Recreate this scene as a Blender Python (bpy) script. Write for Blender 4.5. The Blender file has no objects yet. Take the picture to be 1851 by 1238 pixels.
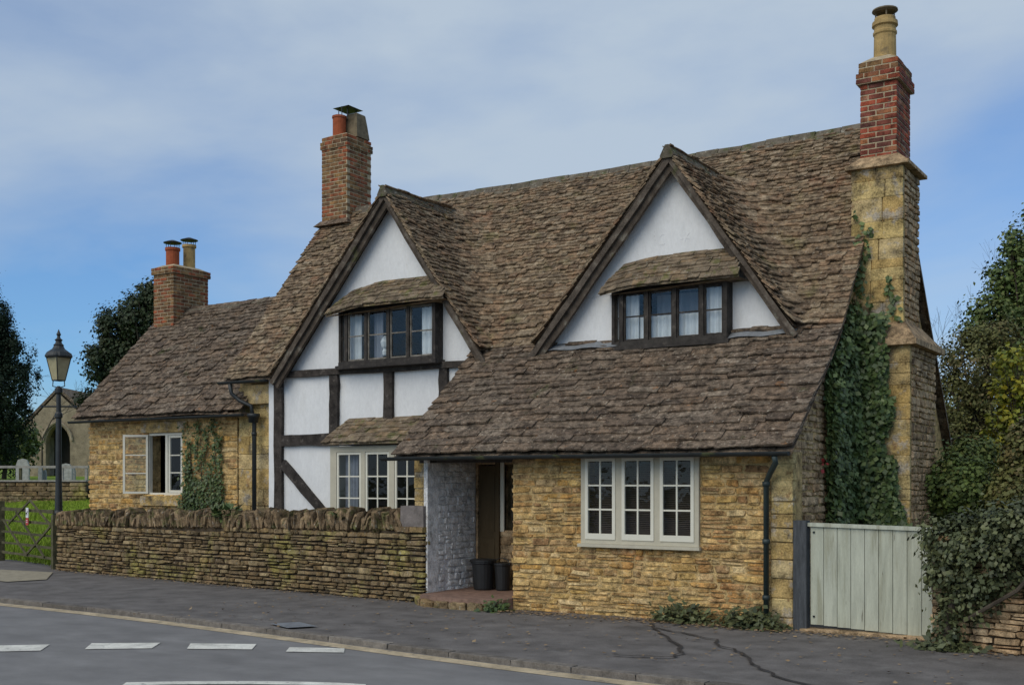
import bpy, bmesh, math, random
import numpy as np
from mathutils import Vector, Matrix, noise
random.seed(7); RNG = np.random.default_rng(7)
SC = bpy.context.scene
COL = SC.collection
# ---------------------------------------------------------------- camera, sky, sun, exposure
cam = bpy.data.cameras.new('camera'); cam_o = bpy.data.objects.new('camera', cam); COL.objects.link(cam_o)
cam_o.location = (0, 0, 1.75); cam_o.rotation_euler = (math.radians(90), 0, math.radians(32.7))
cam.lens = 40.2; cam.sensor_width = 36; cam.shift_y = 0.1356; cam.clip_end = 2000; cam.clip_start = 0.1
SC.camera = cam_o
SUN_EL, SUN_AZ = 42, 190            # degrees; azimuth clockwise from +Y
CLOUD = (4.72, -8.96, -1.12)
world = bpy.data.worlds.new('World'); SC.world = world; world.use_nodes = True
def build_world():
    nt = world.node_tree; N = nt.nodes; L = nt.links; N.clear()
    out = N.new('ShaderNodeOutputWorld')
    sky = N.new('ShaderNodeTexSky'); sky.sky_type = 'NISHITA'; sky.sun_disc = False
    sky.sun_elevation = math.radians(SUN_EL); sky.sun_rotation = math.radians(SUN_AZ)
    sky.air_density = 1.0; sky.dust_density = 0.6; sky.ozone_density = 2.5
    b1 = N.new('ShaderNodeBackground'); b1.inputs[1].default_value = 0.105
    hue = N.new('ShaderNodeMix'); hue.data_type = 'RGBA'; hue.blend_type = 'MULTIPLY'; hue.inputs[0].default_value = 1
    hue.inputs[7].default_value = (0.42, 0.74, 1.06, 1); L.new(sky.outputs[0], hue.inputs[6]); L.new(hue.outputs[2], b1.inputs[0])
    tc = N.new('ShaderNodeTexCoord'); mp = N.new('ShaderNodeMapping')
    mp.inputs['Scale'].default_value = (1.0, 1.0, 3.0); mp.inputs['Location'].default_value = CLOUD
    mp.inputs['Rotation'].default_value = (math.radians(5), math.radians(-6), 0)
    L.new(tc.outputs['Generated'], mp.inputs[0])
    n1 = N.new('ShaderNodeTexNoise'); n1.inputs['Scale'].default_value = 1.5; n1.inputs['Detail'].default_value = 7
    n1.inputs['Roughness'].default_value = 0.52; n1.inputs['Distortion'].default_value = 0.3
    L.new(mp.outputs[0], n1.inputs['Vector'])
    r = N.new('ShaderNodeValToRGB'); r.color_ramp.elements[0].position = 0.34; r.color_ramp.elements[1].position = 0.62
    r.color_ramp.elements[0].color = (0.14,)*3 + (1,); r.color_ramp.elements[1].color = (0.92,)*3 + (1,)
    L.new(n1.outputs[0], r.inputs[0])
    b2 = N.new('ShaderNodeBackground'); b2.inputs[0].default_value = (0.62, 0.735, 0.86, 1); b2.inputs[1].default_value = 0.68
    mx = N.new('ShaderNodeMixShader'); L.new(r.outputs[0], mx.inputs[0]); L.new(b1.outputs[0], mx.inputs[1]); L.new(b2.outputs[0], mx.inputs[2])
    L.new(mx.outputs[0], out.inputs[0])
build_world()
sl = bpy.data.lights.new('sun', 'SUN'); sl.energy = 1.5; sl.angle = math.radians(55); sl.color = (1, 0.89, 0.70)
so = bpy.data.objects.new('sun', sl); COL.objects.link(so)
_a, _e = math.radians(SUN_AZ), math.radians(SUN_EL)
so.rotation_euler = Vector((math.sin(_a)*math.cos(_e), math.cos(_a)*math.cos(_e), math.sin(_e))).to_track_quat('Z', 'Y').to_euler()
SC.view_settings.view_transform = 'Standard'; SC.view_settings.look = 'None'
SC.view_settings.exposure = 0.22; SC.view_settings.gamma = 1
SC.cycles.max_bounces = 6; SC.cycles.transparent_max_bounces = 12
G = -0.08          # pavement level
RD = -0.13         # road level
# ---------------------------------------------------------------- survey helper: a point d metres out along a bearing
FX, FY = -0.5402, 0.8415
def at(px, py, d):
    u = (px-925.5)/2067; return Vector((d*(FX+FY*u), d*(FY-FX*u), 1.75-(py-870)/2067*d))
# ---------------------------------------------------------------- materials
def ramp(N, cols, interp='LINEAR'):
    r = N.new('ShaderNodeValToRGB'); cr = r.color_ramp; cr.interpolation = interp
    while len(cr.elements) < len(cols): cr.elements.new(0.5)
    for i, c in enumerate(cols):
        cr.elements[i].position = i/(len(cols)-1); cr.elements[i].color = (*c, 1)
    return r
def M(name, cols, rough=0.9, vary=0.35, scale=9, fine=60, bump=0.25, bscale=40, patches=(), spec=0.2, stretch=(1,1,1), bdist=0.01):
    """cols: colours picked per piece; patches: (colour, noise scale, threshold, softness, amount)"""
    m = bpy.data.materials.new(name); m.use_nodes = True
    nt = m.node_tree; N = nt.nodes; L = nt.links
    bs = N['Principled BSDF']; bs.inputs['Roughness'].default_value = rough
    bs.inputs['Specular IOR Level'].default_value = spec
    geo = N.new('ShaderNodeNewGeometry'); mp = N.new('ShaderNodeMapping'); mp.inputs['Scale'].default_value = stretch
    L.new(geo.outputs['Position'], mp.inputs[0])
    def nz(sc, det=3, ro=0.55):
        n = N.new('ShaderNodeTexNoise'); n.inputs['Scale'].default_value = sc; n.inputs['Detail'].default_value = det; n.inputs['Roughness'].default_value = ro
        L.new(mp.outputs[0], n.inputs['Vector']); return n
    def math_(op, a, b=None, clamp=False):
        x = N.new('ShaderNodeMath'); x.operation = op; x.use_clamp = clamp
        for i, q in enumerate((a, b)):
            if q is None: continue
            if isinstance(q, (int, float)): x.inputs[i].default_value = q
            else: L.new(q, x.inputs[i])
        return x.outputs[0]
    if len(cols) == 1:
        rgb = N.new('ShaderNodeRGB'); rgb.outputs[0].default_value = (*cols[0], 1); col = rgb.outputs[0]
    else:
        at_ = N.new('ShaderNodeAttribute'); at_.attribute_name = 'tint'
        oi = N.new('ShaderNodeObjectInfo')
        f = math_('FRACT', math_('ADD', at_.outputs['Fac'], oi.outputs['Random']))
        r = ramp(N, cols); L.new(f, r.inputs[0]); col = r.outputs[0]
    def mixc(fac, a, b, mode='MIX'):
        x = N.new('ShaderNodeMix'); x.data_type = 'RGBA'; x.blend_type = mode
        if isinstance(fac, (int, float)): x.inputs[0].default_value = fac
        else: L.new(fac, x.inputs[0])
        for i, q in ((6, a), (7, b)):
            if isinstance(q, tuple): x.inputs[i].default_value = (*q, 1)
            else: L.new(q, x.inputs[i])
        return x.outputs[2]
    for (pc, psc, th, soft, amt) in patches:
        n = nz(psc, 5, 0.65)
        f = math_('MULTIPLY', math_('DIVIDE', math_('SUBTRACT', n.outputs[0], th), soft, True), amt, True)
        f2 = N.new('ShaderNodeClamp'); L.new(f, f2.inputs[0])
        col = mixc(f2.outputs[0], col, pc)
    n1 = nz(scale, 4); n2 = nz(fine, 3, 0.7)
    s = math_('ADD', math_('MULTIPLY', n1.outputs[0], 1.2), math_('MULTIPLY', n2.outputs[0], 0.8))      # about 1
    v = math_('ADD', math_('MULTIPLY', math_('SUBTRACT', s, 1.0), vary*3.2), 1.0, False)
    v = math_('MAXIMUM', v, 0.25)
    vc = N.new('ShaderNodeCombineXYZ')
    for i in range(3): L.new(v, vc.inputs[i])
    col = mixc(1.0, col, vc.outputs[0], 'MULTIPLY')
    L.new(col, bs.inputs['Base Color'])
    if bump:
        nb = nz(bscale, 5, 0.65); bp = N.new('ShaderNodeBump'); bp.inputs['Strength'].default_value = bump; bp.inputs['Distance'].default_value = bdist
        L.new(nb.outputs[0], bp.inputs['Height']); L.new(bp.outputs[0], bs.inputs['Normal'])
    return m
def glass_mat():
    m = bpy.data.materials.new('window_glass'); m.use_nodes = True; nt = m.node_tree; N = nt.nodes; L = nt.links; N.clear()
    out = N.new('ShaderNodeOutputMaterial'); tr = N.new('ShaderNodeBsdfTransparent'); tr.inputs[0].default_value = (0.86, 0.9, 0.9, 1)
    gl = N.new('ShaderNodeBsdfGlossy'); gl.inputs['Roughness'].default_value = 0.02
    lw = N.new('ShaderNodeLayerWeight'); lw.inputs[0].default_value = 0.5
    pw = N.new('ShaderNodeMath'); pw.operation = 'POWER'; L.new(lw.outputs['Facing'], pw.inputs[0]); pw.inputs[1].default_value = 5
    fr = N.new('ShaderNodeMath'); fr.operation = 'MULTIPLY_ADD'; L.new(pw.outputs[0], fr.inputs[0]); fr.inputs[1].default_value = 0.9; fr.inputs[2].default_value = 0.05
    nz = N.new('ShaderNodeTexNoise'); nz.inputs['Scale'].default_value = 5; bp = N.new('ShaderNodeBump'); bp.inputs['Strength'].default_value = 0.12; bp.inputs['Distance'].default_value = 0.02
    geo = N.new('ShaderNodeNewGeometry'); L.new(geo.outputs['Position'], nz.inputs['Vector']); L.new(nz.outputs[0], bp.inputs['Height'])
    L.new(bp.outputs[0], gl.inputs['Normal'])
    mx = N.new('ShaderNodeMixShader'); L.new(fr.outputs[0], mx.inputs[0]); L.new(tr.outputs[0], mx.inputs[1]); L.new(gl.outputs[0], mx.inputs[2]); L.new(mx.outputs[0], out.inputs[0])
    return m
def leaf_mat(name, cols, rough=0.5):
    m = M(name, cols, rough=rough, vary=0.15, scale=3, fine=30, bump=0, spec=0.3)
    b = m.node_tree.nodes['Principled BSDF']
    return m
GREYLICHEN = (0.30, 0.28, 0.23); MOSS = (0.07, 0.085, 0.022)
SLATE = M('stone_slate', [(0.130,0.095,0.066),(0.17,0.128,0.090),(0.142,0.100,0.068),(0.205,0.160,0.116),(0.105,0.077,0.055),(0.18,0.125,0.082),(0.152,0.115,0.082)], vary=0.85, scale=10, fine=34, bump=0.9, bscale=36, bdist=0.014,
          patches=[((0.060,0.043,0.030), 4.2, 0.52, 0.10, 0.7), ((0.065,0.047,0.034), 13, 0.56, 0.06, 0.6), ((0.40,0.35,0.27), 27, 0.61, 0.04, 0.8), (MOSS, 2.1, 0.63, 0.10, 0.5), ((0.29,0.13,0.045), 5.5, 0.65, 0.05, 0.6)])
SLATE_UP = M('upper_stone_slate', [(0.180,0.128,0.078),(0.235,0.174,0.108),(0.195,0.132,0.080),(0.28,0.215,0.140),(0.14,0.098,0.062),(0.245,0.160,0.095),(0.205,0.152,0.096)], vary=0.85, scale=10, fine=34, bump=0.9, bscale=36, bdist=0.012,
          patches=[((0.075,0.053,0.036), 3.2, 0.53, 0.12, 0.6), ((0.42,0.37,0.29), 25, 0.62, 0.04, 0.8), ((0.13,0.12,0.04), 1.7, 0.58, 0.12, 0.5), ((0.21,0.095,0.05), 1.3, 0.58, 0.10, 0.5)])
SLATE_MOSSY = M('mossy_slate', [(0.17,0.125,0.082),(0.21,0.16,0.105),(0.14,0.105,0.07),(0.24,0.165,0.095)], vary=0.6, scale=7, fine=42, bump=0.9, bscale=38,
          patches=[((0.11,0.11,0.035), 5, 0.53, 0.10, 0.75), ((0.30,0.27,0.21), 18, 0.6, 0.05, 0.7)])
RIDGE = M('ridge_stone', [(0.12,0.10,0.075),(0.16,0.135,0.10),(0.10,0.085,0.06)], vary=0.5, bump=0.8, patches=[(MOSS, 5, 0.52, 0.1, 0.7), (GREYLICHEN, 14, 0.6, 0.05, 0.7)])
OCHRE = M('ochre_rubble', [(0.57,0.37,0.125),(0.65,0.45,0.19),(0.44,0.25,0.085),(0.62,0.41,0.15),(0.31,0.175,0.08),(0.68,0.50,0.25),(0.54,0.31,0.09),(0.40,0.245,0.115),(0.60,0.42,0.18)], vary=0.75, scale=10, fine=45, bump=1.0, bscale=28, bdist=0.03,
          patches=[((0.22,0.14,0.08), 2.6, 0.59, 0.10, 0.65), ((0.50,0.22,0.07), 1.5, 0.53, 0.12, 0.55), ((0.54,0.40,0.21), 7, 0.54, 0.08, 0.6)])
MORTAR = M('lime_mortar', [(0.53,0.375,0.17)], vary=0.7, scale=7, fine=50, bump=1.0, bscale=30, bdist=0.03, patches=[((0.20,0.125,0.06), 3, 0.54, 0.15, 0.7)])
ASHLAR = M('ochre_ashlar', [(0.47,0.34,0.13),(0.54,0.41,0.19),(0.42,0.28,0.10),(0.49,0.38,0.20)], vary=0.7, scale=5, fine=40, bump=0.8, bscale=24, bdist=0.02,
          patches=[((0.18,0.145,0.095), 2.2, 0.53, 0.10, 0.75), ((0.36,0.33,0.29), 4, 0.55, 0.08, 0.7), ((0.24,0.13,0.06), 6, 0.6, 0.06, 0.6)])
GREYRUBBLE = M('brown_rubble', [(0.36,0.25,0.14),(0.44,0.31,0.18),(0.28,0.185,0.10),(0.48,0.35,0.21),(0.39,0.24,0.125)], vary=0.9, scale=9, fine=55, bump=1.0, bscale=45, patches=[((0.10,0.075,0.05), 3, 0.56, 0.12, 0.6)])
DRYSTONE = M('dry_wall_stone', [(0.20,0.138,0.07),(0.27,0.195,0.105),(0.16,0.108,0.058),(0.33,0.25,0.135),(0.22,0.145,0.07),(0.255,0.175,0.082)], vary=0.9, scale=8, fine=50, bump=1.0, bscale=42,
          patches=[((0.30,0.27,0.065), 1.2, 0.54, 0.10, 0.6), ((0.07,0.055,0.038), 4, 0.52, 0.12, 0.7), ((0.09,0.10,0.035), 6, 0.58, 0.08, 0.5), ((0.40,0.37,0.29), 21, 0.62, 0.04, 0.7)])
DARKJOINT = M('wall_core', [(0.07,0.052,0.034)], vary=0.4, bump=0.5)
COPE = M('cope_stone', [(0.17,0.117,0.065),(0.25,0.175,0.10),(0.13,0.09,0.052),(0.30,0.21,0.12)], vary=0.9, bump=1.0, patches=[(MOSS, 5, 0.52, 0.1, 0.7), (GREYLICHEN, 16, 0.6, 0.05, 0.75)])
BRICK = M('red_brick', [(0.24,0.095,0.045),(0.32,0.09,0.04),(0.17,0.085,0.045),(0.24,0.14,0.06),(0.12,0.07,0.042),(0.28,0.15,0.06)], vary=0.8, scale=8, fine=60, bump=0.6, patches=[((0.30,0.20,0.07), 3, 0.55, 0.12, 0.5), ((0.05,0.04,0.03), 4, 0.57, 0.1, 0.6)])
BRICK_RED = M('bright_red_brick', [(0.28,0.075,0.04),(0.34,0.075,0.038),(0.20,0.06,0.04),(0.12,0.05,0.038),(0.33,0.13,0.055)], vary=0.8, scale=8, fine=60, bump=0.6, patches=[((0.36,0.26,0.24), 3, 0.57, 0.1, 0.6), ((0.08,0.05,0.045), 4, 0.58, 0.1, 0.6)])
BMORTAR = M('brick_mortar', [(0.42,0.34,0.22)], vary=0.4, bump=0.5)
PLASTER = M('white_plaster', [(0.76,0.76,0.75)], rough=0.9, vary=0.10, scale=2.2, fine=25, bump=0.5, bscale=5, bdist=0.03, stretch=(1,1,.45), patches=[((0.56,0.55,0.52), 2.2, 0.56, 0.16, 0.5), ((0.42,0.40,0.36), 9, 0.68, 0.06, 0.5)])
WHITEWASH = M('whitewashed_rubble', [(0.86,0.84,0.80),(0.90,0.88,0.84),(0.82,0.80,0.76)], vary=0.4, scale=8, fine=40, bump=1.0, bscale=26, bdist=0.04, patches=[((0.36,0.33,0.29), 6, 0.60, 0.08, 0.6)])
TIMBER = M('weathered_oak', [(0.045,0.038,0.033),(0.06,0.05,0.042),(0.036,0.031,0.028)], vary=0.6, scale=6, fine=50, bump=0.7, stretch=(1,1,1), patches=[((0.15,0.13,0.11), 7, 0.58, 0.08, 0.6)])
BARGE = M('bargeboard_oak', [(0.085,0.066,0.05),(0.11,0.088,0.068)], vary=0.6, scale=6, fine=50, bump=0.8, patches=[((0.16,0.15,0.12), 6, 0.56, 0.1, 0.6), (MOSS, 4, 0.62, 0.08, 0.5)])
GREYOAK = M('grey_casement_oak', [(0.20,0.18,0.15)], rough=0.8, vary=0.5, bump=0.4)
WFRAME_DARK = M('dark_window_oak', [(0.035,0.03,0.027),(0.05,0.043,0.036)], rough=0.7, vary=0.5, bump=0.5, patches=[((0.13,0.11,0.09), 8, 0.58, 0.08, 0.55)])
CREAM = M('cream_paint', [(0.72,0.69,0.57)], rough=0.5, vary=0.06, scale=3, fine=30, bump=0.08, spec=0.4)
SAGE = M('stone_paint', [(0.52,0.48,0.37)], rough=0.6, vary=0.08, bump=0.1)
WHITEPAINT = M('white_casement_paint', [(0.68,0.65,0.54)], rough=0.5, vary=0.06, bump=0.08, spec=0.4)
GLASS = glass_mat()
CURTAIN = M('white_curtain', [(0.72,0.73,0.75)], vary=0.08, bump=0.1)
GREYCURTAIN = M('grey_curtain', [(0.30,0.31,0.36)], vary=0.1, bump=0.1)
BLIND = M('dark_slat_blind', [(0.10,0.075,0.06)], vary=0.2, bump=0)
PIPE = M('dark_green_pipe_paint', [(0.026,0.042,0.040)], rough=0.5, vary=0.3, bump=0.15, spec=0.45)
IRON = M('black_iron', [(0.022,0.026,0.027)], rough=0.5, vary=0.25, bump=0.15, spec=0.45)
MOSSIRON = M('mossy_gutter_iron', [(0.022,0.026,0.026)], rough=0.6, vary=0.3, bump=0.2, spec=0.4, patches=[((0.08,0.09,0.03), 4, 0.6, 0.06, 0.7)])
LEAD = M('lead_flashing', [(0.20,0.21,0.22)], rough=0.6, vary=0.25, bump=0.4)
DOORWOOD = M('brown_door_paint', [(0.10,0.07,0.036)], rough=0.6, vary=0.2, bump=0.2, stretch=(1,1,0.2))
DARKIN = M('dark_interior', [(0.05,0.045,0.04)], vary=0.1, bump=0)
TERRA = M('terracotta_pot', [(0.33,0.085,0.035)], rough=0.8, vary=0.25, bump=0.2)
BUFF = M('buff_clay_pot', [(0.42,0.29,0.12)], rough=0.8, vary=0.3, bump=0.2, patches=[((0.15,0.12,0.08), 6, 0.56, 0.1, 0.6)])
DARKPOT = M('sooty_pot', [(0.17,0.135,0.085)], rough=0.9, vary=0.35, bump=0.3)
STEEL = M('cowl_steel', [(0.30,0.31,0.32)], rough=0.4, vary=0.15, bump=0.05, spec=0.6)
ASPHALT = M('road_asphalt', [(0.20,0.193,0.185)], rough=0.85, vary=0.2, scale=1.6, fine=70, bump=0.5, bscale=120, bdist=0.006, patches=[((0.25,0.243,0.232), 0.6, 0.50, 0.2, 0.6), ((0.14,0.138,0.135), 1.4, 0.62, 0.1, 0.4), ((0.28,0.27,0.26), 60, 0.62, 0.05, 0.5)], stretch=(1,1.6,1))
PAVE = M('pavement_asphalt', [(0.15,0.137,0.126)], rough=0.92, vary=0.35, scale=2.6, fine=60, bump=0.7, bscale=110, bdist=0.008, patches=[((0.26,0.24,0.22), 55, 0.62, 0.05, 0.5), ((0.105,0.093,0.084), 0.9, 0.55, 0.2, 0.5), ((0.20,0.19,0.175), 2.2, 0.58, 0.1, 0.5)])
TAR = M('tar_seam', [(0.045,0.04,0.038)], rough=0.6, vary=0.3, bump=0.3)
KERB = M('kerb_stone', [(0.16,0.14,0.12),(0.22,0.195,0.165),(0.12,0.105,0.09)], vary=0.45, bump=0.7)
YELLOW = M('worn_yellow_paint', [(0.46,0.37,0.24)], vary=0.4, scale=4, fine=90, bump=0.2, patches=[((0.15,0.14,0.13), 9, 0.56, 0.08, 0.6)])
WHITELINE = M('white_road_paint', [(0.68,0.66,0.58)], vary=0.3, scale=4, fine=60, bump=0.2, patches=[((0.22,0.22,0.21), 9, 0.60, 0.06, 0.7), ((0.2,0.2,0.2), 40, 0.62, 0.05, 0.6)])
SLAB = M('concrete_slab', [(0.32,0.28,0.20)], vary=0.25, bump=0.3)
BRICKFLOOR = M('porch_floor_tile', [(0.22,0.135,0.10),(0.26,0.17,0.13),(0.18,0.11,0.085)], vary=0.35, bump=0.4)
GATEPAINT = M('pale_green_gate_paint', [(0.46,0.475,0.375),(0.49,0.505,0.405),(0.44,0.455,0.355)], rough=0.7, vary=0.2, scale=4, fine=40, bump=0.4, stretch=(5,5,0.5), patches=[((0.28,0.27,0.18), 1.6, 0.54, 0.12, 0.6), ((0.13,0.11,0.08), 5, 0.64, 0.05, 0.85)])
GATEPOST = M('grey_gate_post', [(0.075,0.08,0.085)], vary=0.4, bump=0.4, stretch=(4,4,0.5))
OLDWOOD = M('old_field_gate_wood', [(0.085,0.08,0.045),(0.11,0.10,0.055)], vary=0.5, bump=0.6)
RAILWOOD = M('grey_fence_rail', [(0.33,0.31,0.27)], vary=0.3, bump=0.3)
CHURCH = M('church_limestone', [(0.29,0.235,0.16),(0.34,0.28,0.20),(0.25,0.20,0.13)], vary=0.35, scale=3, fine=14, bump=0.8, bscale=8)
GRASS = M('grass', [(0.15,0.22,0.02),(0.18,0.26,0.025),(0.12,0.18,0.02)], vary=0.4, scale=2, fine=12, bump=0.4, bscale=20)
BLADE = M('grass_blades', [(0.18,0.27,0.02),(0.23,0.33,0.03),(0.12,0.19,0.02),(0.22,0.25,0.05)], vary=0.2, bump=0)
EARTH = M('earth', [(0.075,0.085,0.032)], vary=0.4, bump=0.5)
BARK = M('bark', [(0.075,0.06,0.045)], vary=0.5, bump=0.9, bscale=20, stretch=(1,1,0.3))
IVYL = leaf_mat('ivy_leaf', [(0.065,0.101,0.034),(0.101,0.146,0.047),(0.039,0.068,0.023),(0.150,0.195,0.068),(0.055,0.083,0.031),(0.111,0.137,0.058)], 0.42)
IVYD = leaf_mat('dark_ivy_leaf', [(0.065,0.078,0.036),(0.096,0.112,0.049),(0.039,0.049,0.023),(0.150,0.163,0.068),(0.072,0.078,0.039)], 0.45)
YEWL = leaf_mat('yew_leaf', [(0.012,0.026,0.012),(0.019,0.036,0.016),(0.009,0.019,0.009)], 0.7)
HOLML = leaf_mat('evergreen_leaf', [(0.024,0.039,0.015),(0.041,0.060,0.021),(0.015,0.027,0.012),(0.063,0.075,0.027)], 0.6)
OLIVEL = leaf_mat('olive_leaf', [(0.105,0.108,0.032),(0.149,0.149,0.045),(0.070,0.079,0.025),(0.175,0.131,0.052)], 0.6)
GREENL = leaf_mat('tree_leaf', [(0.070,0.108,0.028),(0.114,0.158,0.038),(0.045,0.074,0.021),(0.158,0.175,0.045)], 0.6)
YELLOWL = leaf_mat('yellow_leaf', [(0.312,0.312,0.039),(0.221,0.260,0.039),(0.390,0.325,0.026),(0.143,0.195,0.039)], 0.6)
DRYL = leaf_mat('dry_leaf', [(0.22,0.14,0.07),(0.34,0.24,0.13),(0.13,0.08,0.042)], 0.8)
SIGNW = M('sign_white', [(0.7,0.7,0.7)], vary=0.08, bump=0); SIGNR = M('sign_red', [(0.45,0.06,0.06)], vary=0.1, bump=0); SIGNK = M('sign_black', [(0.02,0.02,0.02)], vary=0.1, bump=0)
LANTGLASS = M('lantern_glass', [(0.42,0.37,0.22)], rough=0.25, vary=0.15, bump=0, spec=0.5)
HEADSTONE = M('headstone', [(0.28,0.28,0.27),(0.38,0.37,0.35),(0.16,0.16,0.16)], vary=0.3, bump=0.4)
BLOCK = M('grey_block', [(0.19,0.165,0.15)], vary=0.35, bump=0.6)
TUB = M('black_tub_plastic', [(0.02,0.021,0.022)], rough=0.5, vary=0.2, bump=0.05, spec=0.4)

# ---------------------------------------------------------------- mesh helpers
def reg(o, parent):
    COL.objects.link(o)
    if parent is not None:
        o.parent = parent
        if parent.type == 'EMPTY': o.matrix_parent_inverse = Matrix.Translation(parent.location).inverted()
    return o
def thing(name, label, cat, loc, group=None):
    o = bpy.data.objects.new(name, None); COL.objects.link(o); o.location = loc; o.empty_display_size = 0.2
    return tag(o, label, cat, group)
def tag(o, label=None, cat=None, group=None, kind=None):
    if label: o['label'] = label
    if cat: o['category'] = cat
    if group: o['group'] = group
    if kind: o['kind'] = kind
    return o
class MB:
    def __init__(s): s.v = []; s.f = []; s.t = []
    def add(s, vs, fs, tint=None):
        n = len(s.v); s.v.extend([tuple(p) for p in vs]); s.f.extend([tuple(n+i for i in f) for f in fs])
        t = random.random() if tint is None else tint
        s.t.extend([t]*len(fs)); return s
    def hexa(s, c, tint=None):        # 8 corners: bottom ring 0-3 (ccw from above), top ring 4-7
        return s.add(c, [(3,2,1,0),(4,5,6,7),(0,1,5,4),(1,2,6,5),(2,3,7,6),(3,0,4,7)], tint)
    def box(s, x0, x1, y0, y1, z0, z1, tint=None):
        return s.hexa([(x0,y0,z0),(x1,y0,z0),(x1,y1,z0),(x0,y1,z0),(x0,y0,z1),(x1,y0,z1),(x1,y1,z1),(x0,y1,z1)], tint)
    def beam(s, p0, p1, w, d, nrm, seg=1, jit=0.0, tint=None):
        """bar from p0 to p1; d is its size along nrm, w across"""
        p0, p1, nrm = Vector(p0), Vector(p1), Vector(nrm).normalized(); a = (p1-p0).normalized(); b = a.cross(nrm).normalized()
        rings = []
        for i in range(seg+1):
            c = p0.lerp(p1, i/seg); ww = w/2+random.uniform(-jit, jit); off = b*random.uniform(-jit, jit)
            rings.append([c+off+b*ww+nrm*d/2, c+off-b*ww+nrm*d/2, c+off-b*ww-nrm*d/2, c+off+b*ww-nrm*d/2])
        vs = [q for r in rings for q in r]; fs = [(3,2,1,0), tuple(4*seg+k for k in range(4))]
        for i in range(seg):
            for k in range(4): fs.append((4*i+k, 4*i+(k+1) % 4, 4*i+4+(k+1) % 4, 4*i+4+k))
        return s.add(vs, fs, tint)
    def tube(s, path, r, n=8, cap=True, tint=None):
        path = [Vector(p) for p in path]; rs = r if isinstance(r, (list, tuple)) else [r]*len(path)
        vs = []; fs = []; prev = None
        for i, p in enumerate(path):
            t = (path[min(i+1, len(path)-1)]-path[max(i-1, 0)]).normalized()
            u = (prev-t*prev.dot(t)) if prev is not None else t.orthogonal()
            u = u.normalized() if u.length > 1e-6 else t.orthogonal().normalized(); prev = u; w = t.cross(u)
            for k in range(n):
                a = 2*math.pi*k/n; vs.append(p+(u*math.cos(a)+w*math.sin(a))*rs[i])
        for i in range(len(path)-1):
            for k in range(n): fs.append((i*n+k, i*n+(k+1) % n, (i+1)*n+(k+1) % n, (i+1)*n+k))
        if cap: fs.append(tuple(range(n-1, -1, -1))); fs.append(tuple((len(path)-1)*n+k for k in range(n)))
        return s.add(vs, fs, tint)
    def lathe(s, prof, c, n=16, rot=0, tint=None):
        vs = []; fs = []
        for r, z in prof:
            for k in range(n):
                a = 2*math.pi*k/n+rot; vs.append((c[0]+r*math.cos(a), c[1]+r*math.sin(a), c[2]+z))
        for i in range(len(prof)-1):
            for k in range(n): fs.append((i*n+k, i*n+(k+1) % n, (i+1)*n+(k+1) % n, (i+1)*n+k))
        fs.append(tuple(range(n-1, -1, -1))); fs.append(tuple((len(prof)-1)*n+k for k in range(n)))
        return s.add(vs, fs, tint)
    def prism(s, pts, ext, tint=None):
        n = len(pts); ext = Vector(ext); a = [Vector(p) for p in pts]; vs = a+[p+ext for p in a]
        fs = [tuple(range(n)), tuple(range(2*n-1, n-1, -1))]+[(i, n+i, n+(i+1) % n, (i+1) % n) for i in range(n)]
        return s.add(vs, fs, tint)
    def build(s, name, mat, parent=None, smooth=False):
        me = bpy.data.meshes.new(name); me.from_pydata(s.v, [], s.f); me.materials.append(mat)
        at_ = me.attributes.new('tint', 'FLOAT', 'FACE'); at_.data.foreach_set('value', s.t)
        bm = bmesh.new(); bm.from_mesh(me); bmesh.ops.recalc_face_normals(bm, faces=bm.faces); bm.to_mesh(me); bm.free()
        if smooth: me.polygons.foreach_set('use_smooth', [True]*len(me.polygons))
        return reg(bpy.data.objects.new(name, me), parent)
def one(name, mat, parent, fn, *a, smooth=False, **k):
    m = MB(); getattr(m, fn)(*a, **k); return m.build(name, mat, parent, smooth)
# rounded stone variants, unit size, shared between pieces
def stone_variants(n, bev, jit, seed):
    rr = random.Random(seed); out = []
    for i in range(n):
        bm = bmesh.new(); bmesh.ops.create_cube(bm, size=1.0)
        bmesh.ops.bevel(bm, geom=bm.edges[:], offset=bev, segments=1, affect='EDGES', profile=0.5)
        for v in bm.verts: v.co += Vector((rr.uniform(-jit, jit), rr.uniform(-jit, jit)*0.8, rr.uniform(-jit, jit)*1.3))
        bmesh.ops.triangulate(bm, faces=[f for f in bm.faces if len(f.verts) > 4])
        out.append(([v.co.copy() for v in bm.verts], [[v.index for v in f.verts] for f in bm.faces])); bm.free()
    return out
STV = stone_variants(14, 0.15, 0.075, 3)
BKV = stone_variants(4, 0.04, 0.012, 5)
def slate_variants(n, seed):
    rr = random.Random(seed); out = []
    for i in range(n):
        top = []
        for k in range(5): top.append((-0.5+k/4, rr.uniform(-0.03, 0.035)+(0.07 if k in (0, 4) and rr.random() < .35 else 0)))
        top += [(0.5+rr.uniform(-.02, .02), 1), (-0.5+rr.uniform(-.02, .02), 1)]
        m = len(top); vs = [Vector((x, y, 0.5+(rr.uniform(-.25, .25) if y < .5 else 0))) for x, y in top]+[Vector((x, y, -0.5)) for x, y in top]
        fs = [list(range(m)), list(range(2*m-1, m-1, -1))]+[[k, m+k, m+(k+1) % m, (k+1) % m] for k in range(m)]
        fs = [f if j in (0,) else f for j, f in enumerate(fs)]
        out.append((vs, fs))
    return out
SLV = slate_variants(12, 11)
_shared = {}
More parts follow.
